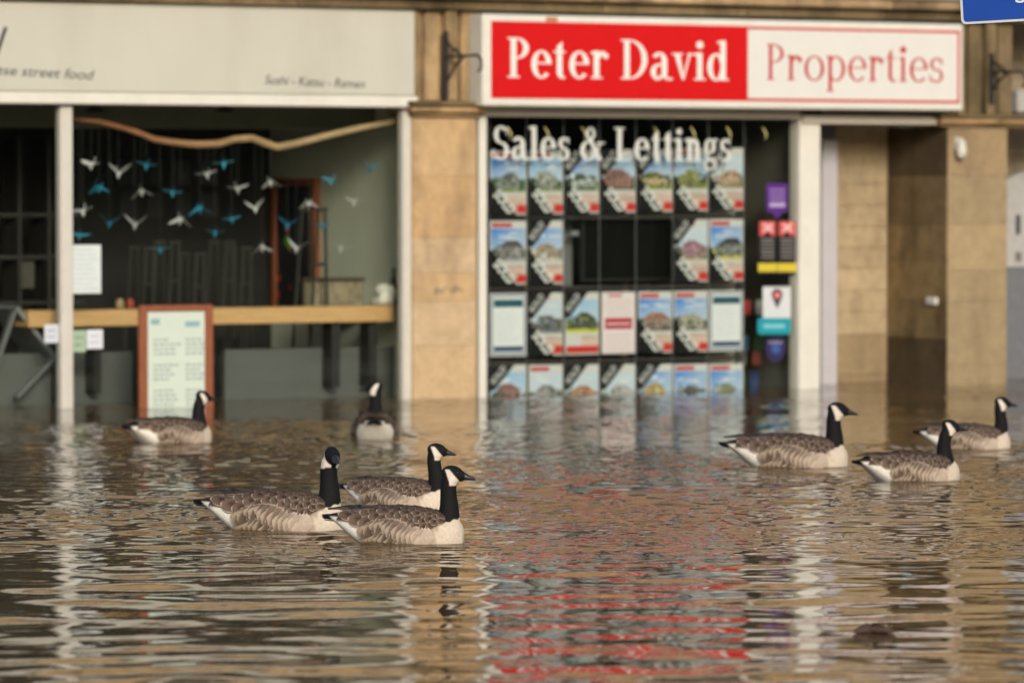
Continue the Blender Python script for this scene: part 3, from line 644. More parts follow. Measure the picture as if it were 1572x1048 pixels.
rel(MB().box(RW + .171, AX1 - .002, .08, 2.398, ZA + .12, ZA + .2).build('interior_ceiling', mat('dark_ceiling', (.05, .046, .038), .8, .1), None), ag)
zbk = lambda px, py, Y: Z(px, py, Y)
for px0, px1, c, y0, y1 in ((862, 878, (.16, .165, .17), 325, 440), (1086, 1128, (.42, .38, .28), 320, 600), (800, 822, (.2, .19, .15), 540, 600), (957, 964, (.22, .13, .06), 320, 640)):
    rel(MB().box(X(px0, .5), X(px1, .5), .5, .54, -.4 if y1 > 560 else Z(px0, y1, .5), Z(px0, y0, .5), c).build('display_post', CLOTHC, None), ag)
# poster display: rails, cables, posters, screen
rl = MB()
for py in (333, 441, 553): rl.box(X(748, .2), X(1142, .2), .2, .215, Z(940, py + 3, .2), Z(940, py - 3, .2), (.03, .025, .022))
rel(rl.build('display_rail', CLOTHC, None), ag)
PXC = [780, 838, 893.5, 949.5, 1006, 1060.5, 1115]
PXW = [56, 52, 52, 52, 52, 52, 52]
YP = .15
def poster(px, pw_, py0, py1, kind, style, label):
    z0 = Z(px, py1, YP); z1 = Z(px, py0, YP); x0 = X(px - pw_ / 2, YP); x1 = X(px + pw_ / 2, YP); w_ = x1 - x0; h_ = z1 - z0
    o = empty('property_poster', ((x0 + x1) / 2, YP, z0), label, 'poster', 'property posters in the agency window')
    Pf = lambda u, v: (x0 + u * w_, z0 + v * h_)
    rel(MB().box(x0, x1, YP, YP + .006, z0, z1, (.60, .59, .575) if kind != 'dark' else (.03, .03, .03), .001).build('sheet', PLAIN, None), o)
    y = YP - .0015
    def quad(mb, u0, v0, u1, v1, c, k): mb.poly([Pf(u0, v0), Pf(u1, v0), Pf(u1, v1), Pf(u0, v1)], y - .0006 * k, c)
    if kind == 'info':
        m = MB(); quad(m, .03, .02, .97, .98, (.30, .33, .40), 0); quad(m, .08, .06, .92, .94, (.74, .76, .78), 1); quad(m, .1, .78, .9, .90, (.03, .10, .13), 2); quad(m, .1, .08, .9, .16, (.04, .07, .16), 2)
        for k in range(9): quad(m, .16, .24 + .055 * k, .82 - rnd.uniform(0, .25), .25 + .055 * k, (.55, .57, .6), 2)
        rel(m.build('print', PLAIN, None), o); return
    if kind == 'notice':
        m = MB(); quad(m, .02, .02, .98, .98, (.72, .55, .56), 0); quad(m, .04, .03, .96, .97, (.74, .66, .67), 1); quad(m, .1, .40, .9, .58, (.45, .03, .06), 2); quad(m, .2, .92, .6, .96, (.6, .1, .12), 2)
        for k in range(4): quad(m, .14, .08 + .07 * k, .86, .095 + .07 * k, (.62, .42, .44), 2); quad(m, .14, .64 + .07 * k, .86, .655 + .07 * k, (.62, .42, .44), 2)
        quad(m, .16, .47, .84, .50, (.7, .6, .6), 3); rel(m.build('print', PLAIN, None), o); return
    m = MB(); sky_, hs, rf, gr = style
    v0 = .36
    sk = [tuple(np.array(sky_) * (1 - q) + np.array((.50, .60, .70)) * q) for q in (0, .55, 1)]
    m.add([(*Pf(.03, .88)[:1], y, Pf(.03, .88)[1]), (Pf(.97, .88)[0], y, Pf(.97, .88)[1]), (Pf(.97, v0)[0], y, Pf(.97, v0)[1]), (Pf(.03, v0)[0], y, Pf(.03, v0)[1])], [(3, 2, 1, 0)], [sk[0], sk[1], sk[2], sk[2]])
    # trees behind, house body, gable roof, windows, lawn
    tr = [(.03, v0)] + [(.97 - (.94) * 0, v0)] + [(.97 - .094 * k, .50 + .10 * rnd.random()) for k in range(11)]
    m.poly([Pf(*q) for q in tr], y - .0006, tuple(c * rnd.uniform(.5, 1.1) for c in (.10, .13, .06)))
    hx0, hx1 = rnd.uniform(.1, .3), rnd.uniform(.72, .95); ht = rnd.uniform(.52, .60)
    m.poly([Pf(hx0, v0 + .03), Pf(hx1, v0 + .03), Pf(hx1, ht), Pf(hx0, ht)], y - .0012, hs)
    gp = rnd.uniform(.3, .7)
    m.poly([Pf(hx0 - .03, ht - .01), Pf(hx1 + .03, ht - .01), Pf(hx0 + (hx1 - hx0) * (gp + .15), ht + .10), Pf(hx0 + (hx1 - hx0) * (gp - rnd.choice((.15, .3, .3))), ht + .10)], y - .0018, rf)
    for k in range(4):
        a = hx0 + (hx1 - hx0) * (.1 + .22 * k); quad(m, a, v0 + .06, a + .06, v0 + .11, (.08, .09, .1), 4); quad(m, a, ht - .09, a + .06, ht - .04, (.1, .11, .12), 4)
    m.poly([Pf(.03, v0), Pf(.97, v0), Pf(.97, v0 + rnd.uniform(.03, .10)), Pf(.03, v0 + rnd.uniform(.02, .06))], y - .003, gr)
    for q in range(34):
        a, b = rnd.uniform(.04, .88), rnd.uniform(v0 + .005, v0 + .24); ww, hh_ = rnd.uniform(.03, .10), rnd.uniform(.015, .06)
        cc = rnd.choice([hs, rf, gr, (.05, .07, .03), (.08, .08, .08), tuple(x * 1.3 for x in hs), (.45, .45, .44)])
        if b < .54 or abs(a - .45) < .3: quad(m, a, b, min(.97, a + ww), b + hh_, jit(cc, .3), 6 + q * .05)
    for q in range(3): a, b = rnd.uniform(.05, .6), rnd.uniform(.68, .84); quad(m, a, b, a + rnd.uniform(.15, .35), b + .025, (.66, .70, .74), 1)
    rel(m.build('photo', PLAIN, None), o)
    m = MB(); quad(m, .05, .90, .60 if kind != 'corner' else .5, .965, (.50, .06, .06), 1)
    for k in range(5): quad(m, .46 + .04 * (k % 2), .05 + .05 * k, .96, .095 + .05 * k, jit((.58, .40, .33), .25), .5)
    for k in range(3): quad(m, .50, .30 - .04 * k, .92 - rnd.uniform(0, .2), .315 - .04 * k, (.45, .40, .38), 1)
    rel(m.build('print', PLAIN, None), o)
    if kind in ('sold', 'both', 'dark'):
        rb = MB(); rb.poly([Pf(-.01, .0), Pf(.72, .0), Pf(-.01, .56)], y - .0045, (.012, .012, .012)); r_ = rel(rb.build('sold_ribbon', PLAIN, None), o)
        tx = MB(); p = Pf(.07, .31); q = Pf(.56, -.03); L_ = math.hypot(q[0] - p[0], q[1] - p[1])
        sans_text(tx, 'SOLD', p[0], p[0] + L_ * .92, p[1], .078, y - .006, (.72, .72, .71), 0, math.atan2(q[1] - p[1], q[0] - p[0]))
        rel(tx.build('lettering', PLAIN, None), o); bpy.data.objects[tx_name(o)].parent = r_
        rd = MB(); rd.poly([Pf(.70, .03), Pf(.98, .03), Pf(.98, .15), Pf(.76, .16)], y - .0045, (.55, .04, .035)); rel(rd.build('price_tag', PLAIN, None), o)
    if kind in ('both', 'corner'):
        cr = MB(); cr.poly([Pf(-.01, 1.0), Pf(-.01, .58), Pf(.12, .60), Pf(.66, 1.0)], y - .0045, (.014, .014, .014)); c_ = rel(cr.build('corner_ribbon', PLAIN, None), o)
        tx = MB(); p = Pf(.10, .68); q = Pf(.48, .97); L_ = math.hypot(q[0] - p[0], q[1] - p[1])
        sans_text(tx, 'SOLD', p[0], p[0] + L_ * .9, p[1], .05, y - .006, (.5, .5, .5), 0, math.atan2(q[1] - p[1], q[0] - p[0]))
        t_ = rel(tx.build('lettering', PLAIN, None), o); t_.parent = c_
    if kind == 'corner':
        rd = MB(); quad(rd, .03, .03, .97, .14, (.55, .04, .035), 7); rel(rd.build('price_tag', PLAIN, None), o)
def tx_name(o): return [c.name for c in o.children if c.name.startswith('lettering')][-1]
BL, PB, GW = (.03, .20, .62), (.18, .42, .72), (.55, .60, .66)
sty = lambda s, h, r, g: (s, h, r, g)
styles = [sty(BL, (.30, .33, .30), (.12, .13, .13), (.16, .22, .06)), sty(PB, (.34, .36, .32), (.30, .32, .30), (.20, .26, .10)), sty(BL, (.55, .60, .62), (.10, .12, .08), (.10, .14, .04)), sty(PB, (.34, .18, .15), (.25, .13, .12), (.12, .11, .09)),
          sty(BL, (.55, .42, .25), (.10, .12, .03), (.20, .22, .03)), sty(PB, (.30, .28, .12), (.16, .19, .04), (.22, .26, .06)), sty(GW, (.60, .45, .32), (.35, .20, .12), (.30, .22, .12)),
          sty(BL, (.25, .22, .20), (.10, .10, .11), (.36, .38, .40)), sty(BL, (.48, .40, .30), (.34, .28, .22), (.45, .50, .55)), sty(GW, (.42, .22, .28), (.30, .14, .18), (.20, .22, .06)), sty(BL, (.22, .24, .24), (.06, .06, .07), (.55, .48, .05)),
          sty(GW, (.20, .22, .24), (.10, .10, .11), (.16, .17, .19)), sty(PB, (.08, .09, .06), (.05, .06, .03), (.55, .58, .04)), sty(BL, (.30, .24, .20), (.30, .14, .09), (.12, .10, .09)), sty(BL, (.42, .40, .33), (.35, .34, .28), (.10, .12, .08))]
k = 0
rowname = ['top', 'second', 'third', 'bottom half drowned']
looks = ['grey stone house under blue sky', 'pale house under light sky', 'white bay house and dark trees', 'pinkish brick house', 'sandy house with green trees', 'green hedged house', 'orange terrace', ]
for c in range(7):
    py0 = 232 - c * .8; py1 = 330 - c * 1.2
    poster(PXC[c], PXW[c], py0, py1, 'sold' if c in (0,) else ('both' if c in (2, 3, 4, 6) else 'sold'), styles[k], f'sold poster showing {looks[c]}, {ordl(c)} in top row'); k += 1
for c, knd, lk in ((0, 'sold', 'dark gabled cottage'), (1, 'both', 'sandstone terrace'), (5, 'both', 'pink brick house'), (6, 'sold', 'dark bungalow and yellow bush')):
    poster(PXC[c], PXW[c], 339 - c * .4, 437 - c * .9, knd, styles[k], f'sold poster of {lk}, second row {"left" if c < 2 else "right"} of the black screen'); k += 1
r3 = [('info', 'white text poster with dark blue bands, leftmost in the third row'), ('both', 'sold poster of grey house, second from left in the third row'), ('corner', 'poster of house behind yellow green field, third row'), ('notice', 'white text notice with a red band, middle of third row'),
      ('sold', 'sold poster of red roofed house, fifth from left in third row'), ('sold', 'sold poster of pale stone house, sixth from left in third row'), ('info', 'white text poster with dark blue bands, right end of third row')]
for c, (knd, lb) in enumerate(r3):
    poster(PXC[c], PXW[c], 450 - c * .7, 547 - c * 1.4, knd, styles[k % 15] if knd not in ('info', 'notice') else styles[0], lb)
    if knd not in ('info', 'notice'): k += 1
r4 = [('corner', styles[3]), ('sold', sty(GW, (.35, .34, .33), (.2, .2, .2), (.2, .2, .18))), ('corner', sty(GW, (.50, .28, .14), (.35, .18, .1), (.3, .25, .15))), ('corner', sty(GW, (.5, .5, .5), (.4, .4, .4), (.3, .3, .3))), ('corner', sty(BL, (.52, .40, .22), (.4, .3, .15), (.3, .3, .1))), ('sold', sty(BL, (.18, .17, .15), (.1, .1, .1), (.2, .2, .2))), ('sold', sty(BL, (.35, .36, .25), (.2, .22, .15), (.3, .3, .25)))]
lk4 = ['pinkish house', 'grey house under pale sky', 'orange brick house', 'white gable', 'sandy house under blue sky', 'dark row of houses', 'greenish house']
for c in range(7): poster(PXC[c], PXW[c], 560 - c * .3, 655 - c * 1.2, r4[c][0], r4[c][1], f'half drowned poster of {lk4[c]}, {ordl(c)} in bottom row')
for i, px in enumerate((752, 809, 866, 921, 977, 1033, 1088, 1143)):
    x_ = X(px, .16); o = empty('display_cable', (x_, .17, 0), f'thin steel display cable, {ordl(i)} of the eight between posters', 'cable', 'steel cables carrying the posters')
    rel(MB().tube([(x_, .17, -.4), (x_, .17, ZA + .119)], .003, 6, (.4, .4, .4)).build('wire', STEEL, None), o)
    zc = Z(px, 205, .17); x2 = X(px + 30, .16)
    rel(MB().tube([(x2 - .02, .16, zc + .05), (x2, .15, zc + .02), (x2 + .01, .14, zc - .02), (x2 - .01, .14, zc - .05)], .007, 6, (.5, .45, .3)).build('hook', mat('brass', (.45, .38, .2), .35, .1, metal=.8), None), o)
sc = empty('display_screen', (X(967, .3), .3, Z(967, 430, .3)), 'switched off black display screen hanging among the posters', 'screen')
a, b = X(893, .3), X(1040, .3); z0, z1 = Z(967, 432, .3), Z(967, 332, .3)
rel(MB().box(a, b, .3, .35, z0, z1, (.012, .012, .012), .006).build('casing', mat('black_plastic', (.012, .012, .012), .4, .1), None), sc)
rel(MB().box(a + .025, b - .025, .297, .2995, z0 + .025, z1 - .025, (.006, .006, .006)).build('panel', mat('screen_glass', (.006, .006, .006), .12, .05), None), sc)
rel(MB().box(X(877, .31), X(889, .31), .31, .33, Z(880, 362, .31), Z(880, 354, .31), (.4, .4, .4), .003).build('bracket', STEEL, None), sc)
# vinyl lettering on the glass
vl = MB(); serif_text(vl, 'Sales & Lettings', X(756), Z(756, 245, .008), X(1124), Z(1124, 248, .008), Z(940, 196, .008) - Z(940, 246.5, .008), .008, .17, .05, (.62, .64, .60))
tag(vl.build('window_lettering', PLAIN), 'large white serif vinyl words on the agency window glass', 'lettering')
# stickers on the right side of the pane
def badge(name, polys, label, cat, group=None):
    xs = [at(*p, .0085).x for q in polys for p in q[0]]; zs = [at(*p, .0085).z for q in polys for p in q[0]]
    o = empty(name, (min(xs), .0085, min(zs)), label, cat, group)
    for i, (pp, col, nm) in enumerate(polys):
        P = [at(px, py, .0085) for px, py in pp]; n = len(P); y0 = .0085 - .001 * i
        ar = sum(P[j].x * P[(j + 1) % n].z - P[(j + 1) % n].x * P[j].z for j in range(n))
        if ar < 0: P = P[::-1]
        rel(MB().add([(p.x, y0, p.z) for p in P] + [(p.x, y0 + .0006, p.z) for p in P], [tuple(range(n)), tuple(range(2 * n - 1, n - 1, -1))] + [(j, j + n, (j + 1) % n + n, (j + 1) % n) for j in range(n)], col).build(nm, PLAIN, None), o)
    return o
def rr(x0, y0, x1, y1): return [(x0, y0), (x1, y0), (x1, y1), (x0, y1)]
def disc(cx, cy, rx, ry, n=18): return [(cx + rx * math.cos(6.2832 * i / n), cy + ry * math.sin(6.2832 * i / n)) for i in range(n)]
PU = (.10, .03, .22)
badge('sticker', [([(1177, 282), (1209, 282), (1209, 325), (1201, 326), (1193, 336), (1185, 326), (1177, 325)], PU, 'badge')] + [(rr(1181, y, 1205, y + 3), (.30, .20, .42), 'print') for y in (290, 297, 304)] + [(rr(1181, 311, 1205, 318), (.42, .34, .55), 'print')], 'purple shield sticker on the right edge of agency window', 'sticker')
for i, x0 in enumerate((1164, 1194)):
    badge('sticker', [(rr(x0, 340, x0 + 27, 421), (.018, .016, .016), 'backing'), ([(x0 + 2, 340), (x0 + 26, 340), (x0 + 26, 362), (x0 + 20, 362), (x0 + 14, 355), (x0 + 8, 362), (x0 + 2, 362)], (.62, .10, .10), 'header')] +
          [(rr(x0 + 4, y, x0 + 24, y + 2.5), (.20, .19, .18), 'print') for y in (366, 371, 377, 383, 388, 394)] + [(rr(x0 - 1, 404, x0 + 28, 417), (.62, .50, .05), 'band'), ([(x0 + 5, 344), (x0 + 9, 342), (x0 + 23, 354), (x0 + 19, 357)], (.75, .45, .42), 'stripe'), ([(x0 + 23, 344), (x0 + 19, 342), (x0 + 5, 354), (x0 + 9, 357)], (.75, .45, .42), 'stripe')],
          ('black award sticker with red top and yellow band, left of the pair', 'black award sticker with red top and yellow band, right of the pair')[i], 'sticker', 'black award stickers')
badge('sticker', [(rr(1171, 440, 1214, 488), (.62, .64, .64), 'backing'), ([(1193, 474), (1186, 458)] + disc(1193, 452, 8.5, 9)[9:] + [(1201, 456), (1199, 460)], (.05, .06, .09), 'pin'), (disc(1193, 453, 5.5, 6), (.60, .07, .07), 'pin_ring'), (disc(1193, 453, 2, 2.6), (.7, .6, .6), 'pin_dot')], 'white sticker with a red map pin above teal bar', 'sticker')
badge('sticker', [([(1163, 490), (1167, 488), (1211, 488), (1214, 491), (1214, 510), (1210, 513), (1166, 513), (1163, 510)], (.02, .30, .36), 'backing'), (rr(1172, 497, 1205, 504), (.20, .50, .55), 'print')], 'teal bar sticker below the map pin sticker', 'sticker')
badge('sticker', [([(1175, 521), (1190, 517), (1206, 521), (1206, 540), (1199, 552), (1190, 557), (1182, 552), (1175, 540)], (.035, .03, .09), 'backing'), (disc(1191, 535, 7, 8), (.05, .10, .30), 'emblem'), (rr(1180, 524, 1201, 527), (.25, .25, .35), 'print')], 'dark blue shield sticker below the teal bar', 'sticker')
# leaflet rack and a desk deeper in the agency
lk = empty('leaflet_rack', (X(1180, .5), .5, -.3), 'dim rack of red and blue leaflets behind the lower stickers', 'rack')
f = MB(); c_ = [(.35, .05, .05), (.08, .2, .35), (.30, .30, .30), (.1, .22, .1), (.4, .12, .1), (.07, .12, .3)]
for i in range(4):
    for j, py in enumerate((470, 525, 548, 580)):
        q = pw(1146 + 22 * i, py, .55); f.box(q.x - .045, q.x + .04, .55 + .03 * j, .56 + .03 * j, q.z - .07, q.z + .05, jit(c_[(i * 2 + j) % 6], .3))
rel(f.build('leaflets', PLAIN, None), lk)
g_ = MB()
for px in (1140, 1185, 1230): g_.tube([(X(px, .6), .60, -.4), (X(px, .6), .62, 1.0)], .008, 6, (.3, .28, .24))
rel(g_.build('frame', STEEL, None), lk)
dk = empty('desk', (X(1190, 1.4), 1.4, -.4), 'dim desk with dark monitor at the back of the agency', 'desk')
q = pw(1190, 300, 1.5)
rel(MB().box(q.x - .7, q.x + .3, 1.3, 1.9, .95, 1.0, (.10, .08, .06), .006).build('desktop', CLOTHC, None), dk)
rel(MB().box(q.x - .25, q.x + .22, 1.55, 1.60, 1.15, 1.48, (.03, .03, .035), .006).box(q.x - .03, q.x + .03, 1.57, 1.60, 1.0, 1.15, (.03, .03, .03)).build('monitor', CLOTHC, None), dk)
rel(MB().box(q.x - .68, q.x - .63, 1.32, 1.88, -.4, .949, (.08, .065, .05)).build('leg', CLOTHC, None), dk); rel(MB().box(q.x + .23, q.x + .28, 1.32, 1.88, -.4, .949, (.08, .065, .05)).build('leg', CLOTHC, None), dk)
# ------------------------------------------------------------------ the big sign
YS = -.30
sg = empty('shop_sign', (X(1110, YS), YS, Z(1110, 165, YS)), 'red and white agency sign box with big serif lettering over window', 'sign')
SX0, SX1 = X(741, YS), X(1478, YS); S_ = lambda px, py, Y=YS: at(px, py, Y)
zt = (S_(741, 17).z + S_(1478, 42).z) / 2; zbm = (S_(741, 160).z + S_(1478, 173).z) / 2
rel(MB().box(SX0, SX1, YS, -.075, zbm, zt, (.8, .78, .72), .012).build('box', WHITEP, None), sg)
y1 = YS - .004; u = lambda px: X(px, YS)
sh_ = zt - zbm; zi0, zi1 = zbm + sh_ * .085, zt - sh_ * .075
RED = (.60, .008, .009)
rel(MB().box(u(754), u(1147), y1, YS - .0005, zi0, zi1, RED).build('red_panel', mat('red_sign_vinyl', RED, .45, .04, spec=.15), None), sg)
rel(MB().box(u(1147) + .001, u(1472), y1, YS - .0005, zi0, zi1, (.80, .78, .71)).build('white_panel', mat('white_sign_vinyl', (.72, .70, .64), .35, .03), None), sg)
rel(MB().box(u(838), u(856), YS - .0015, YS - .0003, zi1 + .004, zt - .014, (.45, .20, .07)).build('rust_stain', PLAIN, None), sg)
o_ = MB(); PK = (.55, .05, .06); tk = .022; xa, xb = u(1147) + .001, u(1472)
o_.box(xa, xb, y1 - .003, y1 - .0005, zi1 - tk, zi1 - .001, PK); o_.box(xa, xb, y1 - .003, y1 - .0005, zi0 + .001, zi0 + tk, PK); o_.box(xb - tk, xb - .001, y1 - .003, y1 - .0005, zi0 + tk + .001, zi1 - tk - .001, PK)
rel(o_.build('outline', PLAIN, None), sg)
t_ = MB(); zb_ = zi0 + (zi1 - zi0) * .27; hc = (zi1 - zi0) * .52
serif_text(t_, 'Peter David', u(778), zb_, u(1120), zb_, hc, y1 - .002, .152, .042, (.80, .76, .70)); rel(t_.build('lettering', PLAIN, None), sg)
t_ = MB(); serif_text(t_, 'Properties', u(1174), zb_ + .01, u(1448), zb_ + .01, hc * .93, y1 - .002, .105, .035, (.50, .06, .07)); rel(t_.build('lettering', PLAIN, None), sg)
# ------------------------------------------------------------------ iron brackets, lamp, bell
def bracket(px, py0, py1, arm, label):
    p0, p1 = pw(px, py0, -.11), pw(px, py1, -.11); o = empty('iron_bracket', p1, label, 'bracket', 'black iron hanging brackets on the pilasters')
    x_, h_ = p0.x, p0.z - p1.z; za = p0.z - h_ * .38
    rel(MB().box(x_ - .018, x_ + .018, -.14, -.10, p1.z, p0.z, (.02, .02, .02), .004).build('wall_bar', BLACKM, None), o)
    m = MB(); m.tube([(x_, -.12, za), (x_, -.12 - arm, za), (x_, -.12 - arm - .05, za - .04), (x_, -.12 - arm - .05, za - .10), (x_, -.12 - arm - .01, za - .12)], .011, 8)
    rel(m.build('arm', BLACKM, None), o)
    m = MB(); m.tube([(x_, -.12, p0.z - h_ * .1), (x_, -.12 - arm * .22, za + h_ * .10), (x_, -.12 - arm * .55, za)], .009, 8); m.tube([(x_, -.12, p1.z + h_ * .22), (x_, -.12 - arm * .25, za - h_ * .18), (x_, -.12 - arm * .6, za)], .009, 8)
    m.tube([(x_, -.12 - arm * .3 + .06 * math.cos(q), za - .0 + .06 * math.sin(q)) for q in np.linspace(0, 5.5, 14)], .006, 6)
    rel(m.build('scroll', BLACKM, None), o)
bracket(683, 48, 152, .50, 'black iron bracket on the pilaster left of red sign')
bracket(1521, 82, 160, .42, 'black iron bracket on the right hand pilaster past white sign end')
sl_ = empty('security_light', pw(1469, 240, -.08), 'small white security light high on the right hand pilaster', 'light'); p = pw(1469, 228, -.061)
rel(MB().box(p.x - .03, p.x + .03, -.085, -.061, p.z - .02, p.z + .09, (.6, .58, .5), .006).build('mount', CLOTHC, None), sl_)
rel(MB().lathe([(.012, .10), (.035, .07), (.045, 0), (.04, -.05), (.015, -.065)], 14, (p.x, -.125, p.z - .02), (.62, .60, .52)).build('lamp_head', CLOTHC, None, True), sl_)
QB = QX0 - .0125
bl = empty('door_bell', (QB - .02, .12, pw(1437, 462, .1).z), 'small white bell box on dark return of right hand pilaster', 'bell'); z_ = pw(1437, 462, .1).z
rel(MB().box(QB - .03, QB - .0005, .05, .19, z_ - .03, z_ + .03, (.78, .77, .72), .006).build('casing', CLOTHC, None), bl); rel(MB().box(QB - .036, QB - .0305, .10, .14, z_ - .015, z_ + .015, (.5, .5, .48), .002).build('button', CLOTHC, None), bl)
# ------------------------------------------------------------------ blue road sign, near
bs = empty('road_sign', (0, 0, 0), 'blue road sign with pale border at top right corner', 'sign')
DBS = 21.0
def depthpt(px, py, d): r = ray(px, py); return CAM + r * (d / r.dot(FWH))
c0 = depthpt(1476, 38, DBS); bw_, bh_ = .66, .46
Mx = Matrix.Translation(c0) @ Matrix((RT, FWH, Vector((0, 0, 1)))).transposed().to_4x4() @ Matrix.Rotation(R(-3.2), 4, 'Y')
def rrect(x0, x1, z0, z1, r, y0, y1, col):
    P = []
    for cx_, cz_, a0 in ((x1 - r, z1 - r, 0), (x0 + r, z1 - r, 90), (x0 + r, z0 + r, 180), (x1 - r, z0 + r, 270)): P += [(cx_ + r * math.cos(R(a0 + k * 18)), cz_ + r * math.sin(R(a0 + k * 18))) for k in range(6)]
    n = len(P); return MB().add([(x, y0, z) for x, z in P] + [(x, y1, z) for x, z in P], [tuple(range(n)), tuple(range(2 * n - 1, n - 1, -1))] + [(i, i + n, (i + 1) % n + n, (i + 1) % n) for i in range(n)], col)
bs.matrix_world = Mx
rrect(0, bw_, 0, bh_, .022, 0, .004, (.42, .46, .52)).build('plate', mat('grey_white_sign_edge', (.45, .48, .52), .4, .05), bs)
rrect(.011, bw_ - .011, .011, bh_ - .011, .015, -.003, -.0005, (.01, .05, .32)).build('face', mat('blue_sign_film', (.003, .05, .30), .5, .06, spec=.1), bs)
t_ = MB(); sans_text(t_, 'STOP' if False else 'S', .252, .300, .085, .075, -.006, (.6, .65, .72)); t_.build('lettering', PLAIN, bs)
po = MB().tube([(bw_ / 2 + .05, .03, -2.95), (bw_ / 2 + .05, .03, bh_ + .1)], .03, 14, (.4, .4, .4)).build('post', STEEL, bs, True)
# ------------------------------------------------------------------ geese
BST = np.array([  # x, top, bottom, half width, of the floating body
    [-.335, .128, .114, .026], [-.30, .135, .092, .054], [-.26, .142, .056, .080], [-.21, .149, .010, .102], [-.15, .155, -.034, .120], [-.08, .159, -.055, .131],
    [.0, .161, -.065, .139], [.08, .156, -.068, .139], [.15, .144, -.066, .129], [.21, .128, -.060, .109], [.255, .106, -.046, .082], [.283, .078, -.026, .053], [.297, .046, .0, .024]])
def prof(x):
    return tuple(np.interp(x, BST[:, 0], BST[:, k]) for k in (1, 2, 3))
xs_f = np.linspace(-.335, .297, 200); _sm = []
for k in (1, 2, 3):
    y = np.interp(xs_f, BST[:, 0], BST[:, k]); ker = np.hanning(15); ker /= ker.sum(); yp = np.pad(y, 7, 'edge'); _sm.append(np.convolve(yp, ker, 'valid'))
def surf(x, th):        # th 0 = spine, pi/2 = side, pi = keel
    t, b, wd = (np.interp(x, xs_f, s) for s in _sm); c = b + (t - b) * .42
    s, k = math.sin(th), math.cos(th); e = .86
    y = wd * math.copysign(abs(s) ** e, s); z = c + ((t - c) if k > 0 else (c - b)) * math.copysign(abs(k) ** e, k)
    return Vector((x, y, z))
def snorm(x, th, side=1):
    a = surf(x + .004, th) - surf(x - .004, th); b = surf(x, th + .03) - surf(x, th - .03)
    n = a.cross(b); n.normalize()
    p = surf(x, th); c = Vector((x, 0, .05))
    return n if n.dot(p - c) > 0 else -n
FEATHER = mat('goose_plumage', None, 0.75, 0.16, 60, 0.25, 160, attr=True, spec=0.2)
BILL = mat('goose_bill', (.018, .018, .021), .35, .2, 40)
EYE = mat('goose_eye', (.006, .004, .003), .05, .0)
SS = (0, .3, .58, .78, .9, 1.0); TS = (-1, -.80, -.45, 0, .45, .80, 1)
def feather(mb, x, th, L, Wd, drop, lift, side, dark, pale, base=.004, sharp=.0, edge=.86, tipd=.88, slant=0.0):
    vs, cs = [], []
    t, b, wd = (np.interp(x, xs_f, s) for s in _sm); rad = max(.05, (wd + (t - b) * .5) * .5)
    for s in SS:
        wk = max(0.0, 1 - (max(0, s - .45) / .55) ** 3.2) ** .42 if s < 1 else .34
        wk *= (.55 + .45 * min(1, s / .35)) * (1 - sharp * s * .6)
        for q in TS:
            xx = x - L * s + .12 * L * (abs(q) ** 2) * (s > .5) * .6 - slant * q * Wd * .5; tt = th + (drop * L * s + q * Wd * .5 * wk) / rad
            tt = max(.02, tt); xx = max(-.334, xx)
            p = surf(xx, tt); n = snorm(xx, tt); p = p + n * (base + lift * s + .0022 * (1 - q * q))
            vs.append((p.x, p.y * side, p.z))
            k = 1.0 if (abs(q) > edge or s > tipd) else (.10 if (abs(q) > .7 or s > .76) else (.0 if abs(q) > .05 else -.12))
            cs.append(tuple(max(0, d + (pl - d) * k) for d, pl in zip(dark, pale)))
    n = len(TS); fs = []
    for i in range(len(SS) - 1):
        for j in range(n - 1):
            f = (i * n + j, i * n + j + 1, (i + 1) * n + j + 1, (i + 1) * n + j); fs.append(f if side > 0 else f[::-1])
    mb.add(vs, fs, cs)
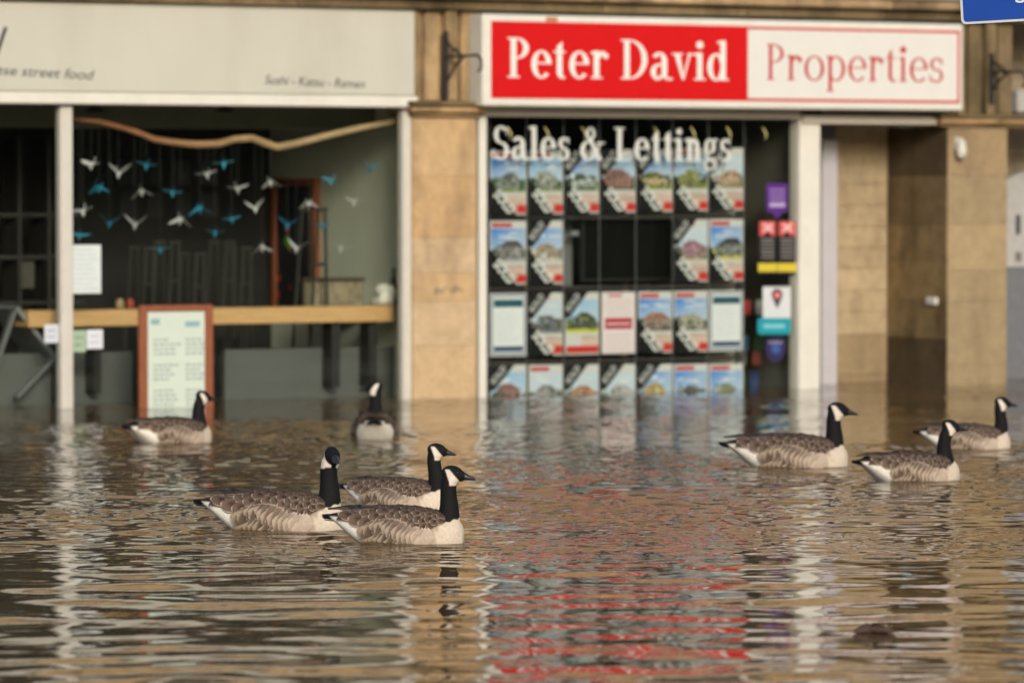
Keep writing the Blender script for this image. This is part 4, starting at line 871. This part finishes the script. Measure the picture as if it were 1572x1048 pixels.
def plumage(side, seed):
    rg = random.Random(seed); wing, flank, prim = MB(), MB(), MB()
    def girth(x): t, b, wd = (np.interp(x, xs_f, s) for s in _sm); return max(.06, (wd + (t - b) * .5) * .5)
    # the folded wing: rows of scalloped coverts, small at the shoulder, long at the rear
    x = -.175; row = 0
    while x < .215:
        k = (x + .175) / .39; L = .100 * (1 - k) + .040 * k; Wd = .080 * (1 - k) + .032 * k
        lo = 1.16 + .30 * math.sin(k * 3.1) - .34 * max(0, k - .70) / .30
        th = .06 + (.5 if row % 2 else 0) * Wd / girth(x)
        while th < lo:
            g = rg.uniform(.82, 1.18); d = (.098 * g, .062 * g, .043 * g); pl = (.46 * rg.uniform(.85, 1.1), .37, .28)
            if th < .40: d = tuple(c * .75 for c in d); pl = tuple(c * .55 for c in pl)
            feather(wing, x + rg.uniform(-.006, .006), th, L * rg.uniform(.92, 1.08), Wd * 1.08, .22 + .2 * rg.random(), .009, side, d, pl, .007, edge=.88, tipd=.91)
            th += Wd * .78 / girth(x)
        x += L * .44; row += 1
    # flank feathers, paler, their broad tips making slanting bars under the wing
    x = -.080
    while x < .155:
        k = (x + .080) / .235; L = .085 * (1 - k) + .055 * k
        top = 1.36 - .22 * math.sin(max(0, min(1, k / .72)) * math.pi); bot = 2.12
        g = rg.uniform(.82, 1.15); q_ = max(0, (k - .25) / .75) ** 1.3; d = tuple(c * g * (1 - q_) + e * q_ for c, e in zip((.110, .074, .051), (.27 + .23 * max(0, k - .6) / .4, .20 + .20 * max(0, k - .6) / .4, .145 + .165 * max(0, k - .6) / .4))); pl = (.34 + .22 * k * k, .265 + .19 * k * k, .19 + .155 * k * k)
        th = top
        while th < bot:
            Wd = rg.uniform(.055, .085); c_ = Wd * .5 / girth(x)
            feather(flank, x + rg.uniform(-.005, .005), th + c_ * .9, L, Wd * 1.12, -.35, .0045, side, d, pl, .013, edge=.97, tipd=.84, slant=.42)
            th += c_ * 1.7
        x += .0195
    # long dark tertials and flight feathers running out over the tail
    for i in range(5):
        g = rg.uniform(.85, 1.15); feather(wing, -.085 - .006 * i, 1.06 - .17 * i, .165 + .008 * i, .060, -.30 + .06 * i, .003, side, (.085 * g, .058 * g, .044 * g), (.36, .275, .20), .0075 + .002 * i, .45, .86, .95)
    for i in range(6):
        g = rg.uniform(.8, 1.2); feather(prim, -.15 - .008 * i, .62 - .09 * i, .185 + .004 * i, .040, -.22 + .035 * i, .006, side, (.022 * g, .017 * g, .015 * g), (.24, .18, .135), .013 + .0016 * i, .6, .84, .97)
    return wing, flank, prim
def tail_mesh():
    mb = MB(); n = 0
    for i, a in enumerate((-.42, -.30, -.18, -.06, .06, .18, .30, .42)):
        vs, cs = [], []
        for s in (0, .35, .7, .9, 1):
            wk = (.016 + .010 * s) * (1 if s < .9 else .85 if s < 1 else .35)
            for q in (-1, 0, 1):
                r_ = .108 * s; vs.append((-.258 - r_ * math.cos(a) + abs(a) * .02, r_ * math.sin(a) * .9 + q * wk * math.cos(a), .131 - .006 * s - abs(a) * .030 + .0015 * (i % 2) + .003 * (1 - q * q))); cs.append((.016, .014, .014) if q else (.024, .02, .019))
        low = [(x, y, z - .003 - .024 * max(0, (x + .373) / .115)) for x, y, z in vs]; m = len(vs)
        fs = [(r * 3 + c, r * 3 + c + 1, r * 3 + c + 4, r * 3 + c + 3) for r in range(4) for c in (0, 1)]
        mb.add(vs + low, fs + [tuple(k + m for k in f[::-1]) for f in fs], cs + cs)
    return mb
def ell(mb, c, r, rot=None, n=20, m=14):
    vs, fs = [], []
    for i in range(m + 1):
        p = math.pi * i / m
        for j in range(n):
            q = 2 * math.pi * j / n; v = Vector((r[0] * math.cos(p), r[1] * math.sin(p) * math.cos(q), r[2] * math.sin(p) * math.sin(q)))
            if rot: v = rot @ v
            vs.append(Vector(c) + v)
    for i in range(m):
        for j in range(n): fs.append((i * n + j, i * n + (j + 1) % n, (i + 1) * n + (j + 1) % n, (i + 1) * n + j))
    mb.add(vs, fs)
sm_ = lambda a, b, x: np.clip((x - a) / (b - a), 0, 1) ** 2 * (3 - 2 * np.clip((x - a) / (b - a), 0, 1))
SHARED = {}
def goose(idx, label):
    px, py, head_, hyaw, sc_, nh = GEESE[idx]; yaw = R(hyaw - head_)
    mb = MB(); n = 40; vs, fs = [], []
    xs = np.linspace(-.335, .297, 60)
    for x in xs:
        for k in range(n):
            th = 2 * math.pi * k / n; p = surf(x, th if th <= math.pi else 2 * math.pi - th); vs.append((p.x, p.y if th <= math.pi else -p.y, p.z))
    for i in range(len(xs) - 1):
        for k in range(n): fs.append((i * n + k, i * n + (k + 1) % n, (i + 1) * n + (k + 1) % n, (i + 1) * n + k))
    fs.append(tuple(range(n))[::-1]); fs.append(tuple((len(xs) - 1) * n + k for k in range(n))); mb.add(vs, fs)
    ell(mb, (.215, 0, .045), (.085, .085, .085))                               # full breast
    lean = {3: .0, 4: 0.0}.get(idx, 0.0); hz = .312 * nh; hx = .240
    nk = [(.195, .045, .080), (.218, .085, .066), (.228, .125, .052), (.230, .165, .0445), (.227, .21, .0392), (.226, .25, .0375), (.231, .28, .038)]
    if idx in (6, 7, 0): nk = [(x - (.018, 0, 0, 0, 0, 0, .022, -.012)[idx] * math.sin(min(1, max(0, (z - .08) / .2)) * math.pi), z, r) for x, z, r in nk]
    if idx == 3: nk = [(x - (z - .05) * .14 + .01, z, r) for x, z, r in nk]; hx = nk[-1][0] + .010
    nk = [(x, z * (1 + (nh - 1) * min(1, max(0, (z - .1) / .15))), r) for x, z, r in nk]
    mb.tube([(x, 0, z) for x, z, r in nk] + [(hx + .004, 0, hz - .012)], [r for x, z, r in nk] + [.038], 24)
    Rz = Matrix.Rotation(yaw, 3, 'Z'); Ry = Matrix.Rotation(R(10 + (4, -3, 8, -2, 3, -4, 7, 0)[idx]), 3, 'Y'); HP = Vector((hx, 0, hz))
    def hp(x, y, z): return HP + Rz @ Vector((x, y, z))
    ell(mb, hp(.006, 0, .002), (.053, .034, .0385), Rz @ Ry)
    ell(mb, hp(.026, 0, -.006), (.046, .0285, .030), Rz @ Ry)
    ell(mb, hp(.000, 0, -.014), (.036, .033, .034), Rz)
    ell(mb, hp(.050, 0, -.011), (.024, .019, .0205), Rz @ Ry)
    tmp = mb.build('goose_body', FEATHER)
    md = tmp.modifiers.new('remesh', 'REMESH'); md.mode = 'VOXEL'; md.voxel_size = .0042; md.adaptivity = 0
    dg = bpy.context.evaluated_depsgraph_get(); me = bpy.data.meshes.new_from_object(tmp.evaluated_get(dg)); old = tmp.data
    bpy.data.objects.remove(tmp); bpy.data.meshes.remove(old)
    nv = len(me.vertices); co = np.zeros(nv * 3, np.float32); me.vertices.foreach_get('co', co); co = co.reshape(-1, 3).astype(np.float64)
    ed = np.zeros(len(me.edges) * 2, np.int32); me.edges.foreach_get('vertices', ed); ed = ed.reshape(-1, 2)
    deg = np.bincount(ed.ravel(), minlength=nv)[:, None]
    for it in range(9):
        acc = np.zeros_like(co)
        for a in range(3): acc[:, a] = np.bincount(ed[:, 0], co[ed[:, 1], a], nv) + np.bincount(ed[:, 1], co[ed[:, 0], a], nv)
        co += (.55 if it % 2 == 0 else .45) * (acc / np.maximum(deg, 1) - co)
    # plumage colour by place on the bird
    x, y, z = co.T; rng = np.random.default_rng(idx); ny = np.abs(y)
    jig = (np.sin(x * 190 + z * 90) + np.sin(y * 210 - z * 140) + np.sin(x * 77 + y * 131 + z * 60)) / 3
    CR = np.array((.68, .57, .44)); WH = np.array((.82, .78, .68)); BR = np.array((.125, .080, .055)); FL = np.array((.22, .155, .105)); BK_ = np.array((.0085, .0080, .0085)); CH = np.array((.74, .65, .54))
    col = np.tile(BR, (nv, 1))
    def mix(c, k): col[:] = col * (1 - k[:, None]) + c * k[:, None]
    mix(FL, sm_(.10, .05, z + .008 * jig))
    mix(CR, sm_(.115, .205, x + .018 * jig + (z - .05) * -.25 + ny * -.05))                           # breast
    mix(np.array((.42, .32, .225)), sm_(.02, .15, x) * sm_(.20, .14, x) * sm_(.09, .05, z) * .6)
    mix(WH, sm_(-.145, -.160, x + .005 * jig + np.maximum(0, z - .05) * .55) * sm_(.128, .112, z + .02 * (ny > .06)))   # white vent
    mix(np.array((.030, .025, .023)), sm_(-.255, -.285, x) * sm_(.118, .126, z))
    edge_ = .102 + .30 * (x - .235) + .004 * jig
    mix(BK_, sm_(edge_ - .003, edge_ + .003, z) * sm_(.150, .168, x + (z > .13) * .1))
    hl = (co - np.array(HP)) @ np.array(Rz); a, b, c = hl[:, 0], hl[:, 1], hl[:, 2]
    lft = -.029 + (.021 - c) * (.023 / .066); rgt = -.009 + (.022 - c) * (.043 / .051)
    patch = sm_(-.003, .003, a - lft) * sm_(.003, -.003, a - rgt) * sm_(.026, .018, c) * sm_(-.050, -.044, c) * (np.abs(b) > .010) + sm_(-.012, -.004, a) * sm_(.026, .018, a) * sm_(-.030, -.036, c) * sm_(-.056, -.048, c)
    mix(CH, np.clip(patch, 0, 1)); col = np.clip(col, 0, 1)
    me.vertices.foreach_set('co', co.astype(np.float32).ravel())
    for at0 in list(me.color_attributes): me.color_attributes.remove(at0)
    ca = me.color_attributes.new('Col', 'FLOAT_COLOR', 'POINT'); buf = np.ones((nv, 4), np.float32); buf[:, :3] = col; ca.data.foreach_set('color', buf.ravel())
    me.materials.clear(); me.materials.append(FEATHER); me.polygons.foreach_set('use_smooth', np.ones(len(me.polygons), bool)); me.update()
    p = GPOS[idx]; hd = math.atan2(RT.y, RT.x) + R(head_)
    root = empty('goose', (p.x, p.y, 0), label, 'goose', 'geese swimming on the flood', hd); root.scale = (sc_,) * 3
    bo = bpy.data.objects.new('body', me); C.objects.link(bo); bo.parent = root
    if 'wing' not in SHARED:
        for side in (1, -1):
            w_, f_, pr = plumage(side, 5 + side)
            SHARED[side] = [w_.build('wing', FEATHER, root, True), f_.build('flank_feathers', FEATHER, root, True), pr.build('flight_feathers', FEATHER, root, True)]
            SHARED[side][2].parent = SHARED[side][0]
        SHARED['tail'] = tail_mesh().build('tail', FEATHER, root, True); SHARED['wing'] = 1
    else:
        for side in (1, -1):
            cp = []
            for o in SHARED[side]: q = o.copy(); C.objects.link(q); q.parent = root; cp.append(q)
            cp[2].parent = cp[0]
        q = SHARED['tail'].copy(); C.objects.link(q); q.parent = root
    bm_ = MB(); rings = [(.052, .0175, .0205, -.008), (.066, .0160, .0170, -.012), (.080, .0138, .0128, -.0165), (.095, .0115, .0085, -.0205), (.106, .0095, .0065, -.0235), (.112, .005, .0035, -.025)]
    vs, fs = [], []; n = 14
    for x_, wy, hz_, cz in rings:
        for k in range(n): q = 2 * math.pi * k / n; vs.append(hp(x_, wy * math.cos(q), cz + hz_ * math.sin(q)))
    for i in range(len(rings) - 1):
        for k in range(n): fs.append((i * n + k, i * n + (k + 1) % n, (i + 1) * n + (k + 1) % n, (i + 1) * n + k))
    fs.append(tuple((len(rings) - 1) * n + k for k in range(n))); fs.append(tuple(range(n))[::-1])
    bm_.add(vs, fs); bm_.build('bill', BILL, root, True)
    for s in (1, -1):
        e = MB(); ell(e, hp(.030, s * .0265, .008), (.0052, .0036, .0052), Rz, 12, 8); e.build('eye', EYE, root, True)
    return root
GL = ['goose swimming away to the right before the menu board', 'goose seen from behind with its head turned left', 'front goose on the left with its head facing the viewer', 'goose behind the front pair with its neck leaning forward',
      'nearest goose in profile below the pilaster, looking right', 'goose in profile below the white door post', 'goose at right overlapping the goose behind it', 'rightmost and farthest right hand goose beneath the right pilaster']
for i, l in enumerate(GL): goose(i, l)
# ------------------------------------------------------------------ drifting debris
p = onwater(1342, 972); lf = MB(); rg = random.Random(3)
tw = [Vector((-.075 + .15 * q, .02 * math.sin(q * 5), .006 + .010 * math.sin(q * 3.1))) for q in np.linspace(0, 1, 12)]
lf.tube(tw, [.004, .009, .013, .016, .019, .018, .016, .017, .014, .010, .007, .003], 9, (.06, .032, .02))
lf.tube([tw[4], tw[4] + Vector((.02, -.03, .022)), tw[4] + Vector((.05, -.05, .018))], [.006, .004, .002], 6, (.07, .04, .025)); lf.tube([tw[8], tw[8] + Vector((.03, .02, .016))], [.005, .002], 6, (.07, .04, .025))
lf.v = [(x + rg.uniform(-.002, .002), y + rg.uniform(-.003, .003), z + rg.uniform(-.003, .003)) for x, y, z in lf.v]
o = tag(lf.build('driftwood_stick', DRIFT, None, True), 'short dark stick of driftwood floating in the right foreground', 'stick'); o.location = p; o.rotation_euler = (0, 0, -PSI + .15)
for oo in list(bpy.data.objects):
    if oo.get('category') is None and oo.get('label') is None and 'label' in oo: del oo['label']
